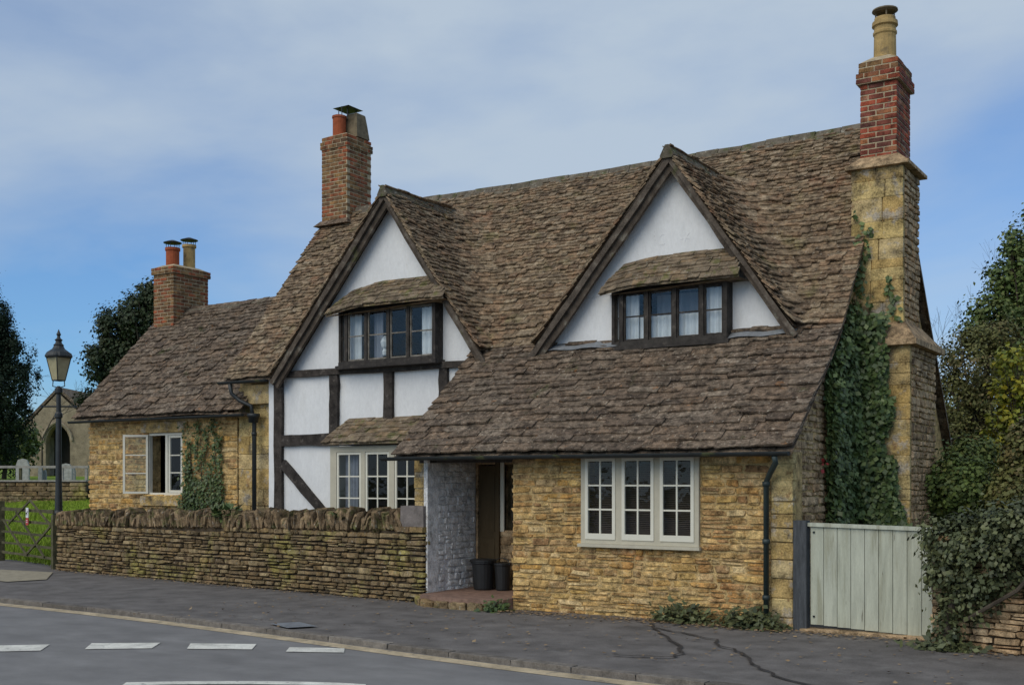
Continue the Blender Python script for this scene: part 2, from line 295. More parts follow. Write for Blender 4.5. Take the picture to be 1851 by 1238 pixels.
def shared_mesh(tab, key, i, mat):
    k = (key, i, mat.name)
    if k not in _shared:
        me = bpy.data.meshes.new(key); me.from_pydata([tuple(v) for v in tab[i][0]], [], tab[i][1]); me.materials.append(mat)
        bm = bmesh.new(); bm.from_mesh(me); bmesh.ops.recalc_face_normals(bm, faces=bm.faces); bm.to_mesh(me); bm.free()
        _shared[k] = me
    return _shared[k]
def piece(name, tab, mat, parent, mtx):
    o = bpy.data.objects.new(name, shared_mesh(tab, name, random.randrange(len(tab)), mat))
    reg(o, parent)
    o.matrix_basis = mtx
    return o
def basis(c, ax, ay, az, sx, sy, sz):
    m = Matrix.Identity(4)
    for i in range(3): m[i][0] = ax[i]*sx; m[i][1] = ay[i]*sy; m[i][2] = az[i]*sz; m[i][3] = c[i]
    return m
def pieces(name, tab, mat, parent, mats, limit=300, stuffname=None):
    """the first `limit` matrices as objects, the rest as one joined part"""
    for mtx in mats[:limit]: piece(name, tab, mat, parent, mtx)
    if len(mats) > limit:
        b = MB()
        for mtx in mats[limit:]:
            vs, fs = random.choice(tab); b.add([mtx @ v for v in vs], fs)
        return tag(b.build(stuffname or name+'_mass', mat, parent), kind='stuff')
# a stretch of rubble walling: (u,v) rectangles over [u0,u1]x[v0,v1] without the openings
def rubble(u0, u1, v0, v1, ch, sw, holes=(), joint=0.012, split=0.15, clip=None, seed=1):
    rr = random.Random(seed); out = []; v = v0
    while v < v1-0.02:
        h = rr.uniform(*ch); h = min(h, v1-v)
        spans = [(u0, u1)]
        for (a, b, c, d) in holes:
            if v+h*0.5 > c and v+h*0.5 < d:
                ns = []
                for (p, q) in spans:
                    if b <= p or a >= q: ns.append((p, q)); continue
                    if a > p: ns.append((p, a))
                    if b < q: ns.append((b, q))
                spans = ns
        for (p, q) in spans:
            u = p
            while u < q-0.02:
                w = rr.uniform(*sw)
                if rr.random() < 0.14: w *= 1.5
                if q-u-w < sw[0]*0.6: w = q-u
                if clip is None or clip(u+w/2, v+h/2):
                    if h > ch[0]*1.25 and rr.random() < split:
                        k = rr.uniform(.4, .6); out += [(u, u+w, v, v+h*k, joint), (u, u+w, v+h*k, v+h, joint)]
                    else: out.append((u, u+w, v, v+h, joint))
                u += w
        v += h
    return out
def rubble_mats(rects, origin, du, dn, depth, proud=(0.0, 0.025), lean=0.03, rag=0.0):
    """du: unit vector along the wall; dn: outward normal; stones sit `depth` deep with their face near the origin plane"""
    du, dn = Vector(du).normalized(), Vector(dn).normalized(); up = Vector((0, 0, 1)); res = []
    for (a, b, c, d, j) in rects:
        w, h = b-a-j*random.uniform(.2, 1.6), (d-c)*random.uniform(1-rag, 1.04)-j*random.uniform(.2, 1.3)
        p = random.uniform(*proud); r = random.uniform(-lean, lean)
        ax = du*math.cos(r)+up*math.sin(r); az = up*math.cos(r)-du*math.sin(r)
        cc = Vector(origin)+du*(a+b)/2+up*((c+d)/2)+dn*(p-depth/2)
        res.append(basis(cc, ax, -dn, az, max(w, .02), depth, max(h, .02)))
    return res
def wall_body(x0, x1, z0, z1, y0, y1, holes, mb=None):
    mb = mb or MB(); xs = sorted({x0, x1, *[h[0] for h in holes], *[h[1] for h in holes]})
    for a, b in zip(xs, xs[1:]):
        zs = [z0]; cuts = sorted([(h[2], h[3]) for h in holes if h[0] <= a and h[1] >= b])
        for c, d in cuts:
            if c > zs[-1]: mb.box(a, b, y0, y1, zs[-1], c)
            zs.append(d)
        if z1 > zs[-1]: mb.box(a, b, y0, y1, zs[-1], z1)
    return mb
# ================================================================ THE SETTING
def ground():
    o = one('ground', EARTH, None, 'add', [(-500,-300,-.32),(500,-300,-.32),(500,700,-.32),(-500,700,-.32)], [(0,1,2,3)]); tag(o, kind='structure')
    kerb = [(-60,9.2),(-40,10.0),(-28,10.55),(-20,10.72),(-16.3,10.66),(-13.1,10.55),(-10.2,10.27),(-8.1,10.03),(-6.33,9.84),(-4.85,9.72),(-3.2,9.6),(0,9.35),(6,8.8),(14,8.0),(40,5)]
    pts = []
    for i in range(len(kerb)-1):                     # smooth the kerb line
        p0, p1, p2, p3 = [Vector((*kerb[max(0, min(len(kerb)-1, i+k))], 0)) for k in (-1, 0, 1, 2)]
        n = max(2, int((p2-p1).length/0.9))
        for t in [k/n for k in range(n)]:
            pts.append(0.5*((2*p1)+(p2-p0)*t+(2*p0-5*p1+4*p2-p3)*t*t+(3*p1-p0-3*p2+p3)*t**3))
    pts.append(Vector((*kerb[-1], 0)))
    # road
    b = MB()
    for a, c in zip(pts, pts[1:]): b.add([(a.x,-30,RD),(c.x,-30,RD),(c.x,c.y+.05,RD),(a.x,a.y+.05,RD)], [(0,1,2,3)], 0)
    tag(b.build('road', ASPHALT), kind='structure')
    # pavement
    b = MB()
    for a, c in zip(pts, pts[1:]):
        for k in range(6):
            f0, f1 = k/6, (k+1)/6
            def q(p, f):
                y = p.y+(16.2-p.y)*f; return (p.x, y, G+0.010*noise.noise(Vector((p.x*.5, y*.5, 0))))
            b.add([q(a, f0), q(c, f0), q(c, f1), q(a, f1)], [(0,1,2,3)], 0)
    pv = tag(b.build('pavement', PAVE, smooth=True), kind='structure')
    # kerb stones
    b0 = MB()
    for a, c in zip(pts, pts[1:]): 
        t = (c-a).normalized(); n = Vector((-t.y, t.x, 0))
        if not -19 < a.x < 1: b0.hexa([a+n*.0+Vector((0,0,RD-.05)), c+Vector((0,0,RD-.05)), c+n*.13+Vector((0,0,RD-.05)), a+n*.13+Vector((0,0,RD-.05)), a+Vector((0,0,G+.012)), c+Vector((0,0,G+.012)), c+n*.13+Vector((0,0,G+.012)), a+n*.13+Vector((0,0,G+.012))])
    kb = tag(b0.build('kerb', KERB), kind='structure')
    for a, c in zip(pts, pts[1:]):
        if -19 < a.x < 1:
            t = (c-a).normalized(); n = Vector((-t.y, t.x, 0)); mid = (a+c)/2+n*.06+Vector((0,0,(RD+G)/2-.02))
            piece('kerb_stone', BKV, KERB, kb, basis(mid, t, n, Vector((0,0,1)), (c-a).length-.012, .14+random.uniform(-.01,.01), G-RD+.07+random.uniform(-.008,.008)))
    # yellow line
    b = MB(); T = []
    for i, p in enumerate(pts):
        t = (pts[min(i+1, len(pts)-1)]-pts[max(i-1, 0)]).normalized(); T.append(Vector((-t.y, t.x, 0)))
    for i in range(len(pts)-1):
        if -40 < pts[i].x < 8:
            z = Vector((0,0,RD+.004)); b.add([pts[i]-T[i]*.27+z, pts[i+1]-T[i+1]*.27+z, pts[i+1]-T[i+1]*.05+z, pts[i]-T[i]*.05+z], [(0,1,2,3)], 0)
    tag(b.build('yellow_line', YELLOW), kind='structure')
    for q in ([(-12.85,7.48),(-11.84,8.38),(-11.50,8.02),(-12.5,7.12)], [(-11.51,8.71),(-10.86,9.18),(-10.58,8.82),(-11.17,8.36)], [(-10.52,9.34),(-9.82,9.72),(-9.55,9.38),(-10.21,9.01)], [(-9.31,9.74),(-8.72,10.02),(-8.50,9.76),(-9.10,9.46)]):
        tag(one('road_marking', WHITELINE, None, 'add', [(x*.979, y*.979, RD+.008) for x, y in q], [(0,1,2,3)]), kind='structure')
    b = MB(); arc = [(-8.80,7.04),(-8.45,7.33),(-8.12,7.56),(-7.75,7.79),(-7.39,7.98),(-7.1,8.1),(-6.85,8.17)]
    for (ax, ay), (cx, cy) in zip(arc, arc[1:]): b.add([(ax+.1,ay-.13,RD+.008),(cx+.1,cy-.13,RD+.008),(cx,cy,RD+.008),(ax,ay,RD+.008)], [(0,1,2,3)], 0)
    tag(b.build('road_marking', WHITELINE), kind='structure')
    # tar seams across the pavement in front of the window
    for path, w in (([(-6.45,13.3),(-6.1,12.75),(-5.75,12.3),(-5.35,11.75),(-5.05,11.2),(-5.0,10.9),(-5.3,10.75),(-5.6,10.7)], .032), ([(-6.2,12.95),(-5.6,12.6),(-5.15,12.35),(-4.9,11.9),(-4.5,11.6),(-4.2,11.0),(-3.9,10.55),(-3.55,10.2),(-3.0,9.95),(-2.5,9.9)], .03)):
        b = MB()
        pp = [Vector((x, y, G+.016)) for x, y in path]; fine = []
        for a, c in zip(pp, pp[1:]):
            for k in range(4): fine.append(a.lerp(c, k/4)+Vector((random.uniform(-.035,.035), random.uniform(-.035,.035), 0)))
        fine.append(pp[-1])
        for i, (a, c) in enumerate(zip(fine, fine[1:])):
            t = (c-a).normalized(); n = Vector((-t.y, t.x, 0)); ww = w*random.uniform(.4,.75)
            b.add([a-n*ww, c-n*ww, c+n*ww, a+n*ww], [(0,1,2,3)], 0)
        b.build('tar_seam', TAR, pv)
    one('paving_slab', SLAB, pv, 'add', [(-22.2,12.9,G+.016),(-18.9,12.5,G+.016),(-18.75,13.2,G+.016),(-20.1,14.3,G+.016),(-22.5,14.1,G+.016)], [(0,1,2,3,4)])
    mc = one('manhole_cover', SLAB, None, 'add', [(-10.5,10.62,G+.02),(-10.0,10.42,G+.02),(-9.8,10.75,G+.02),(-10.3,10.95,G+.02)], [(0,1,2,3)])
    mc.data.materials[0] = LEAD; tag(mc, 'flat grey utility cover set in the pavement near the kerb', 'utility cover')
ground()
def bank():
    # grass bank rising behind the field gate, then the churchyard beyond its wall
    A, B = Vector((-20.3,15.05,G)), Vector((-32,18.3,G)); C, D = Vector((-21.0,25.6,1.22)), Vector((-34,17.6,1.22))
    C = Vector((-20.5,25.5,1.2)); D = Vector((-33,18.2,1.2)); n = 24; b = MB(); g = []
    for j in range(n+1):
        for i in range(n+1):
            u, v = i/n, j/n; p = A.lerp(B, u).lerp(C.lerp(D, u), v); p.z = G-.02+(1.24-G)*(v**.8)+.05*noise.noise(p*.8); g.append(p)
    b.add(g, [(j*(n+1)+i, j*(n+1)+i+1, (j+1)*(n+1)+i+1, (j+1)*(n+1)+i) for j in range(n) for i in range(n)], 0.2)
    o = b.build('grass_bank', GRASS, smooth=True); tag(o, kind='structure')
    b = MB(); b.add([C+Vector((0,0,.3)), D+Vector((-6,-3.4,.3)), Vector((-140,60,3.4)), Vector((-60,130,3.4))], [(0,1,2,3)], .2); tag(b.build('churchyard_ground', GRASS), kind='structure')
    N = 16000; u = RNG.random(N); v = RNG.random(N)**1.2; P = np.zeros((N,3))
    for k in range(3):
        P[:,k] = (A[k]*(1-u)+B[k]*u)*(1-v)+(C[k]*(1-u)+D[k]*u)*v
    P[:,2] = G-.02+(1.24-G)*(v**.8)
    h = RNG.uniform(.06,.2,N)*(1.3-.6*v); a = RNG.uniform(0,6.28,N); w = .012
    lean = RNG.normal(0,.05,(N,2))
    V = np.zeros((N,3,3)); V[:,0] = P+np.stack([np.cos(a)*w, np.sin(a)*w, 0*a],1); V[:,1] = P-np.stack([np.cos(a)*w, np.sin(a)*w, 0*a],1); V[:,2] = P+np.stack([lean[:,0], lean[:,1], h],1)
    raw('grass', V.reshape(-1,3), 3, RNG.random(N), BLADE, None, kind='stuff', label='long green grass on the bank behind the field gate', cat='grass')
def raw(name, V, k, tints, mat, parent, kind=None, label=None, cat=None):
    """V: (n*k,3) vertices of n separate k-gons"""
    n = len(V)//k; me = bpy.data.meshes.new(name)
    me.vertices.add(n*k); me.vertices.foreach_set('co', V.astype(np.float32).ravel())
    me.loops.add(n*k); me.loops.foreach_set('vertex_index', np.arange(n*k, dtype=np.int32))
    me.polygons.add(n); me.polygons.foreach_set('loop_start', np.arange(0, n*k, k, dtype=np.int32)); me.polygons.foreach_set('loop_total', np.full(n, k, np.int32))
    a = me.attributes.new('tint', 'FLOAT', 'FACE'); a.data.foreach_set('value', np.asarray(tints, np.float32))
    me.materials.append(mat); me.update(calc_edges=True); me.validate()
    return tag(reg(bpy.data.objects.new(name, me), parent), label, cat, None, kind)
bank()
# ---------------------------------------------------------------- foliage
def leaf_quads(P, Nn, size, tint, droop=0.0, aspect=1.3):
    """kite shaped leaves at P facing roughly Nn"""
    n = len(P); Nn = Nn+RNG.normal(0, .45, (n,3)); Nn /= np.linalg.norm(Nn, axis=1, keepdims=True)+1e-9
    R_ = RNG.normal(0, 1, (n,3)); R_[:,2] -= droop; T = R_-Nn*(R_*Nn).sum(1, keepdims=True); T /= np.linalg.norm(T, axis=1, keepdims=True)+1e-9
    B = np.cross(Nn, T); s = size*RNG.uniform(.6, 1.25, (n,1))
    V = np.stack([P, P+T*s*.45*aspect+B*s*.5-Nn*s*.1, P+T*s*aspect, P+T*s*.45*aspect-B*s*.5-Nn*s*.1], 1)
    return V.reshape(-1,3), tint
def crown_points(ells, clumps, per, clump_r, flat=1.0):
    P = []; Nn = []; tt = []
    vol = np.array([e[3]*e[4]*e[5] for e in ells])**.67; vol /= vol.sum()
    for e, f in zip(ells, vol):
        k = max(3, int(clumps*f)); d = RNG.normal(0, 1, (k,3)); d /= np.linalg.norm(d, axis=1, keepdims=True)
        r = RNG.uniform(.35, 1.02, (k,1))**.6; c = np.array(e[:3])+d*r*np.array(e[3:6])
        c += RNG.normal(0, .06, c.shape)*np.array(e[3:6])
        for ci, di in zip(c, d):
            m = int(per*RNG.uniform(.5, 1.5)); cr = clump_r*RNG.uniform(.6, 1.4)
            q = RNG.normal(0, .5, (m,3))*cr; q[:,2] *= flat
            P.append(ci+q); Nn.append(q/(cr+1e-6)+di*.5+np.array([0,0,.5])); tt.append(np.full(m, RNG.random())+RNG.uniform(-.12, .12, m))
    return np.concatenate(P), np.concatenate(Nn), np.concatenate(tt) % 1.0
def tree(name, label, base, ells, mat, clumps, per, clump_r, leaf, trunk_r=.2, cat='tree', group=None, flat=1.0, droop=0.2):
    t = thing(name, label, cat, base, group); base = Vector(base); b = MB()
    top = Vector(max(ells, key=lambda e: e[2])[:3])
    mid = base.lerp(top, .5)+Vector((random.uniform(-.2,.2), random.uniform(-.2,.2), 0))
    b.tube([base-Vector((0,0,.2)), base.lerp(mid, .5), mid, top], [trunk_r*1.25, trunk_r, trunk_r*.75, trunk_r*.2], 8)
    for e in ells:
        for k in range(5):
            s = base.lerp(top, random.uniform(.3,.7)); d = Vector((random.gauss(0,1), random.gauss(0,1), random.gauss(.3,.6))).normalized()
            q = Vector(e[:3])+Vector((d.x*e[3], d.y*e[4], d.z*e[5]))*.85
            b.tube([s, s.lerp(q, .5)+Vector((0,0,.1)), q], [trunk_r*.4, trunk_r*.22, trunk_r*.05], 5, cap=False)
    b.build('trunk', BARK, t, smooth=True)
    P, Nn, tt = crown_points(ells, clumps, per, clump_r, flat)
    V, tt = leaf_quads(P, Nn, leaf, tt, droop)
    o = raw('crown', V, 4, tt, mat, t); return t
def E(px, py, d, rpx, rzpx=None, ry=None):
    c = at(px, py, d); r = rpx*d/2067; rz = (rzpx or rpx)*d/2067; return (c.x, c.y, c.z, r, ry or r, rz)
def gpt(px, d, z): p = at(px, 870, d); return (p.x, p.y, z)
def twiggy(name, label, base, h, mat, spread=.5, depth=6, r0=.05, seed=1, parent=None):
    rr = random.Random(seed); b = MB()
    def grow(p, d, l, r, k):
        q = p+d*l; b.tube([p, q], [r, r*.7], 4, cap=False)
        if k == 0: return
        for _ in range(rr.choice((2,2,3))):
            nd = (d+Vector((rr.gauss(0,spread), rr.gauss(0,spread), rr.gauss(.05,spread*.6)))).normalized(); grow(q, nd, l*rr.uniform(.6,.85), r*.66, k-1)
    grow(Vector(base), Vector((0,0,1)), h*.27, r0, depth)
    return tag(b.build(name, mat), label, 'tree')
tree('yew_tree', 'tall dark clipped-looking yew at the left edge beside the church', gpt(-60,42,1.6), [E(-14,712,42,74,150), E(-70,700,42,90,190), E(-6,620,42,30,85), E(22,690,42,34,95), E(-30,600,42,40,90)], YEWL, 900, 90, .20, .07, .35, flat=2.0, droop=-1.5)
tree('evergreen_tree', 'dark evergreen tree rising behind the brick chimney of the low wing', gpt(265,46,.3), [E(262,570,46,52,54), E(215,595,46,40,34), E(187,662,46,36,26), E(245,672,46,52,42), E(170,640,46,18,12), E(300,555,46,50,44), E(165,722,46,24,18), E(205,630,46,30,20), E(230,640,46,40,30)], HOLML, 420, 60, .30, .11, .3)
tree('churchyard_bush', 'dark low bushes behind the rail fence at far left', gpt(5,50,1.6), [E(10,805,50,60,34), E(-40,790,50,60,50), E(35,780,50,18,20)], GREENL, 120, 50, .4, .16, .1, cat='bush')
twiggy('bare_tree', 'thin half bare tree between the yew and the street lamp', gpt(76,54,1.8), 7.2, BARK, .45, 6, .05, 4)
tree('large_tree', 'tall leafy green tree at the upper right edge of the picture', gpt(1880,30,-.2), [E(1850,505,30,62,68), E(1905,450,30,80,80), E(1795,560,30,44,34), E(1880,600,30,120,80), E(1828,440,30,22,34), E(1770,590,30,26,20), E(1815,500,30,26,24)], GREENL, 520, 40, .24, .085, .25)
tree('olive_shrub_tree', 'brownish olive bushy tree behind the stone chimney stack', gpt(1760,27,-.2), [E(1765,660,27,70,72), E(1722,720,27,40,62), E(1820,740,27,90,100), E(1730,800,27,50,60), E(1790,610,27,50,40)], OLIVEL, 640, 34, .22, .06, .15)
tree('yellow_sapling', 'yellow green leafed sapling at the right edge above the ivy', gpt(1835,19,-.1), [E(1838,650,19,42,34), E(1825,710,19,38,30), E(1850,740,19,30,50), E(1770,830,19,22,14), E(1800,790,19,26,24), E(1815,760,19,30,30)], YELLOWL, 90, 22, .15, .075, .05)
tree('garden_bush', 'dense mid green garden bush behind the boarded gate', gpt(1740,17,-.1), [E(1735,885,17,72,52), E(1690,910,17.4,55,44), E(1755,822,17.5,40,32)], GREENL, 330, 45, .16, .055, .06, cat='bush')
tree('hedge_bush', 'tall olive green bush at the right edge above the ivy', gpt(1845,16,-.1), [E(1850,830,16,36,56), E(1835,890,16,50,40), E(1900,860,16,70,120)], OLIVEL, 330, 45, .16, .055, .06, cat='bush')
tree('garden_hedge', 'broad leafy hedge low behind the garden at the right edge', (3.0,27.0,-.2), [(-4.5+2.2*k, 28-1.3*k, 1.3+.3*(k % 2), 1.9, 1.3, 1.7) for k in range(9)], OLIVEL, 420, 40, .3, .11, .12, cat='hedge')
twiggy('bare_sapling', 'bare twiggy saplings against the sky right of the stone chimney', gpt(1720,32,-.2), 7.6, BARK, .3, 6, .035, 9)
twiggy('bare_branches', 'bare branch ends beside the tall leafy tree at right', gpt(1775,33,-.2), 9.4, BARK, .3, 6, .035, 12)
for i, (px, d, r, z) in enumerate([(40,110,7,4),(1700,60,6,3.2)]):
    c = gpt(px, d, z)
    tree('far_tree', ['far green tree low behind the churchyard at the left','far hedge tree low behind the cottage garden at the right'][i], (c[0], c[1], -.3), [(c[0], c[1], z, r, r, z)], (GREENL, OLIVEL)[i], 200, 40, r*.16, r*.045, .3, group='far trees around the village')

# ================================================================ ROOF of the cottage
def pl(z, tab):
    for (z0, y0), (z1, y1) in zip(tab, tab[1:]):
        if z <= z1: return y0+(y1-y0)*(z-z0)/(z1-z0)
    (z0, y0), (z1, y1) = tab[-2:]; return y0+(y1-y0)*(z-z0)/(z1-z0)
YR = [(2.13,13.53),(3.3,14.99),(3.84,15.58),(4.6,16.16),(7.43,18.42)]
YLft = [(3.4,15.2),(7.43,18.42)]
ZR = 7.43; XL, XR = -16.45, -4.64; YB = 15.33
GA = (-12.48, 6.80, 1.164, 1.454); GB = (-7.14, 6.63, 1.177, 1.43)      # gables: apex x, apex z, left and right slopes
def warp(p):
    w = max(0, min(1, (p.z-3.6)/3.8)); t = (p.x+10)/6.0
    dz = -.085*max(0, 1-t*t)*w+.03*noise.noise(Vector((p.x*.55, p.y*.55, p.z*.4)))+.012*noise.noise(Vector((p.x*2.1, p.y*2.1, 5)))
    return Vector((p.x, p.y+.02*noise.noise(Vector((p.x*.5+9, p.z, 0))), p.z+dz))
def fillet(pts, r):
    """polyline with its inner corners rounded"""
    out = [pts[0]]
    for a, c, e in zip(pts, pts[1:], pts[2:]):
        d1, d2 = (c-a), (e-c); rr = min(r, d1.length*.48, d2.length*.48)
        if rr < .02: out.append(c); continue
        p, q = c-d1.normalized()*rr, c+d2.normalized()*rr
        for k in range(7):
            t = k/6; out.append(p*(1-t)**2+c*2*t*(1-t)+q*t*t)
    out.append(pts[-1]); return out
def runs(z):
    """level lines of the front roof at height z, each travelling with the up-slope on its left"""
    y, yl = pl(z, YR), pl(z, YLft); V3 = lambda x, yy: Vector((x, yy, z)); res = {}
    xa0, xa1 = GA[0]-(GA[1]-z)/GA[2], GA[0]+(GA[1]-z)/GA[3]; xb0, xb1 = GB[0]-(GB[1]-z)/GB[2], GB[0]+(GB[1]-z)/GB[3]
    if z < 3.84: res['lean'] = [V3(-10.82, y), V3(XR, y)]
    if z >= 3.66:
        ra = .75
        if z < GA[1]-.02: res['a'] = fillet([V3(XL, yl), V3(xa0, yl), V3(xa0, YB)], ra)
        if z >= 3.84:
            if z < GB[1]-.02: res['b'] = fillet([V3(xa1, YB), V3(xa1, y), V3(xb0, y), V3(xb0, YB)], ra); res['c'] = fillet([V3(xb1, YB), V3(xb1, y), V3(XR, y)], ra)
            elif z < GA[1]-.02: res['b2'] = fillet([V3(xa1, YB), V3(xa1, y), V3(XR, y)], ra)
            else: res['all'] = [V3(XL, y), V3(XR, y)]
    return res
def resample(pl_, n):
    d = [0]
    for a, c in zip(pl_, pl_[1:]): d.append(d[-1]+(c-a).length)
    out = []; j = 0
    for i in range(n+1):
        s = d[-1]*i/n
        while j < len(d)-2 and d[j+1] < s: j += 1
        k = (s-d[j])/max(1e-6, d[j+1]-d[j]); out.append(pl_[j].lerp(pl_[j+1], k))
    return out
def lay_course(path, expo, wr, pitchf, thick, out):
    """slates along one level line; each entry is a matrix for a unit slate"""
    d = [0]
    for a, c in zip(path, path[1:]): d.append(d[-1]+(c-a).length)
    def pt(s):
        s = max(0, min(d[-1], s)); j = 0
        while j < len(d)-2 and d[j+1] < s: j += 1
        return path[j].lerp(path[j+1], (s-d[j])/max(1e-6, d[j+1]-d[j]))
    s = -random.uniform(0, .5)*wr[0]; s = 0 if s > 0 else s
    s = 0
    first = True
    while s < d[-1]-.03:
        w = random.uniform(*wr)*(random.uniform(.5,1) if first else 1); first = False
        if d[-1]-s-w < wr[0]*.5: w = d[-1]-s
        a, c = warp(pt(s)), warp(pt(s+w)); T = (c-a)
        if T.length < .02: s += w; continue
        T.normalize(); H_ = Vector((-T.y, T.x, 0)).normalized(); pit = pitchf(abs(T.x))+random.uniform(-.03,.03)
        U = H_*math.cos(pit)+Vector((0,0,math.sin(pit))); U = (U-T*U.dot(T)).normalized(); Nn = T.cross(U).normalized()
        L_ = expo*2.3; tk = thick*random.uniform(.7,1.35)
        tilt = (2.1*tk)/L_; U2 = (U-Nn*tilt).normalized(); N2 = T.cross(U2).normalized()
        mid = (a+c)/2+Nn*(tk*2.2+random.uniform(-.004,.010))-U*random.uniform(-.018,.02)
        ro = random.gauss(0,.022); T2 = (T*math.cos(ro)+U2*math.sin(ro)); U3 = (U2*math.cos(ro)-T*math.sin(ro)); out.append(basis(mid, T2, U3, N2, w*.985+.006, L_, tk))
        s += w
def cottage_roof(th):
    deck = MB(); deck_levels = []
    lean, rest = [], []
    z = 2.13; levels = []
    while z < ZR-.03:
        onlean = z < 3.84; f = (z-2.13)/1.7 if onlean else (z-3.84)/3.6
        expo = (.182-.080*f) if onlean else (.104-.034*f)
        wr = ((.32-.12*f), (.62-.24*f)) if onlean else (.13-.04*f, .32-.12*f)
        thick = .021 if onlean else .021
        levels.append((z, expo, wr, thick))
        sl = 0.80 if z < 3.3 else (.92 if z < 3.84 else 1.25); z += expo*math.sin(math.atan(sl))*1.0
    for i, (z, expo, wr, thick) in enumerate(levels):
        for key, path in runs(z).items():
            pm = math.atan(.80 if z < 3.3 else (.95 if z < 3.84 else 1.27))
            if key == 'a': pm = math.atan(1.25)
            lay_course(path, expo, wr, lambda tx, pm=pm: pm*tx+math.atan(1.30)*(1-tx), thick, lean if key == 'lean' else rest)
    # boarding under the slates
    zs = [2.10]+[2.13+i*.12 for i in range(1, 44)]+[ZR-.02]
    for z0, z1 in zip(zs, zs[1:]):
        r0, r1 = runs(z0), runs(z1)
        for k in r0:
            k2 = k if k in r1 else None
            if k2 is None: continue
            a = resample(r0[k], 60); c = resample(r1[k2], 60); dn = Vector((0,0,-.035))
            deck.add([warp(p)+dn for p in a]+[warp(p)+dn for p in c], [(i, i+1, 62+i, 61+i) for i in range(60)], .3)
    # joins where the level lines change their course: small lapping strips
    def strip(ra, rb):
        a = resample(ra, 60); c = resample(rb, 60); deck.add([warp(p)+Vector((0,0,-.03)) for p in a]+[warp(p)+Vector((0,0,-.03)) for p in c], [(i, i+1, 62+i, 61+i) for i in range(60)], .3)
    V3 = Vector
    strip([V3((-10.82,pl(3.7,YR),3.7)), V3((XR,pl(3.7,YR),3.7))], [V3((-10.5,15.66,3.86)), V3((XR,15.60,3.86))])
    for k, zz in (('b', 6.61), ('c', 6.61)):
        pass
    strip([V3((-13.2,pl(6.2,YR),6.2)), V3((XR,pl(6.2,YR),6.2))], [V3((-13.2,pl(7.0,YR),7.0)), V3((XR,pl(7.0,YR),7.0))])
    strip([V3((XL,pl(6.6,YR),6.6)), V3((-12.0,pl(6.6,YR),6.6))], [V3((XL,pl(7.0,YR),7.0)), V3((-12.0,pl(7.0,YR),7.0))])
    # back slope
    bk = [V3((XL,18.42,ZR-.03)), V3((XR,18.42,ZR-.03)), V3((XR,22.9,1.95)), V3((XL,22.9,1.95))]
    rows = [[warp(p) for p in resample([bk[0].lerp(bk[3], f/30), bk[1].lerp(bk[2], f/30)], 40)] for f in range(31)]
    for r0, r1 in zip(rows, rows[1:]):
        r1 = [p+V3((0,0,.0)) for p in r1]; deck.add(r0+r1, [(i2, i2+1, 42+i2, 41+i2) for i2 in range(40)], random.random())
        for e in (0, 40): deck.add([r0[e], r1[e], r1[e]-V3((0,0,.09)), r0[e]-V3((0,0,.09))], [(0,1,2,3)], .5)
    roof = deck.build('roof', SLATE, th)
    lean.sort(key=lambda m: -m[0][0]**0 if False else m[1][3])
    pieces('slate', SLV, SLATE, roof, lean, 300, 'lean_to_slates')
    pieces('slate', SLV, SLATE_UP, roof, rest, 0, 'upper_slates')
    # ridge stones: main ridge and both gable ridges
    def ridge(p, q, spread, kx, w0):
        p, q = Vector(p), Vector(q); n = int((q-p).length/.42); ax = (q-p).normalized(); side = ax.cross(Vector((0,0,1))).normalized()
        for i in range(n):
            a, c = p.lerp(q, i/n), p.lerp(q, (i+1)/n-.012/(q-p).length); a, c = warp(a), warp(c); b = MB(); vs = []
            j = random.uniform(-.008,.012)
            for e in (a, c):
                e = e+Vector((0,0,.045+j))
                vs += [e+side*w0-Vector((0,0,w0*kx)), e+side*w0*.25+Vector((0,0,.028)), e-side*w0*.25+Vector((0,0,.028)), e-side*w0-Vector((0,0,w0*kx)), e-side*(w0-.03)-Vector((0,0,w0*kx+.04)), e+side*(w0-.03)-Vector((0,0,w0*kx+.04))]
            b.add(vs, [(0,1,2,3,4,5),(11,10,9,8,7,6)]+[(k, 6+k, 6+(k+1) % 6, (k+1) % 6) for k in range(6)])
            b.build('ridge_stone', RIDGE, roof)
    ridge((XL,18.42,ZR), (XR,18.42,ZR), 0, 1.1, .14)
    for g in (GA, GB): ridge((g[0],YB-.02,g[1]+.02), (g[0],pl(g[1], YR)+.1,g[1]+.0), 0, 1.15, .11)
    return roof
BASE = (-10.5, 16.5, G)
cot = thing('cottage', 'timber framed stone cottage with two white gables and stone slate roof', 'cottage', BASE)
cottage_roof(cot)

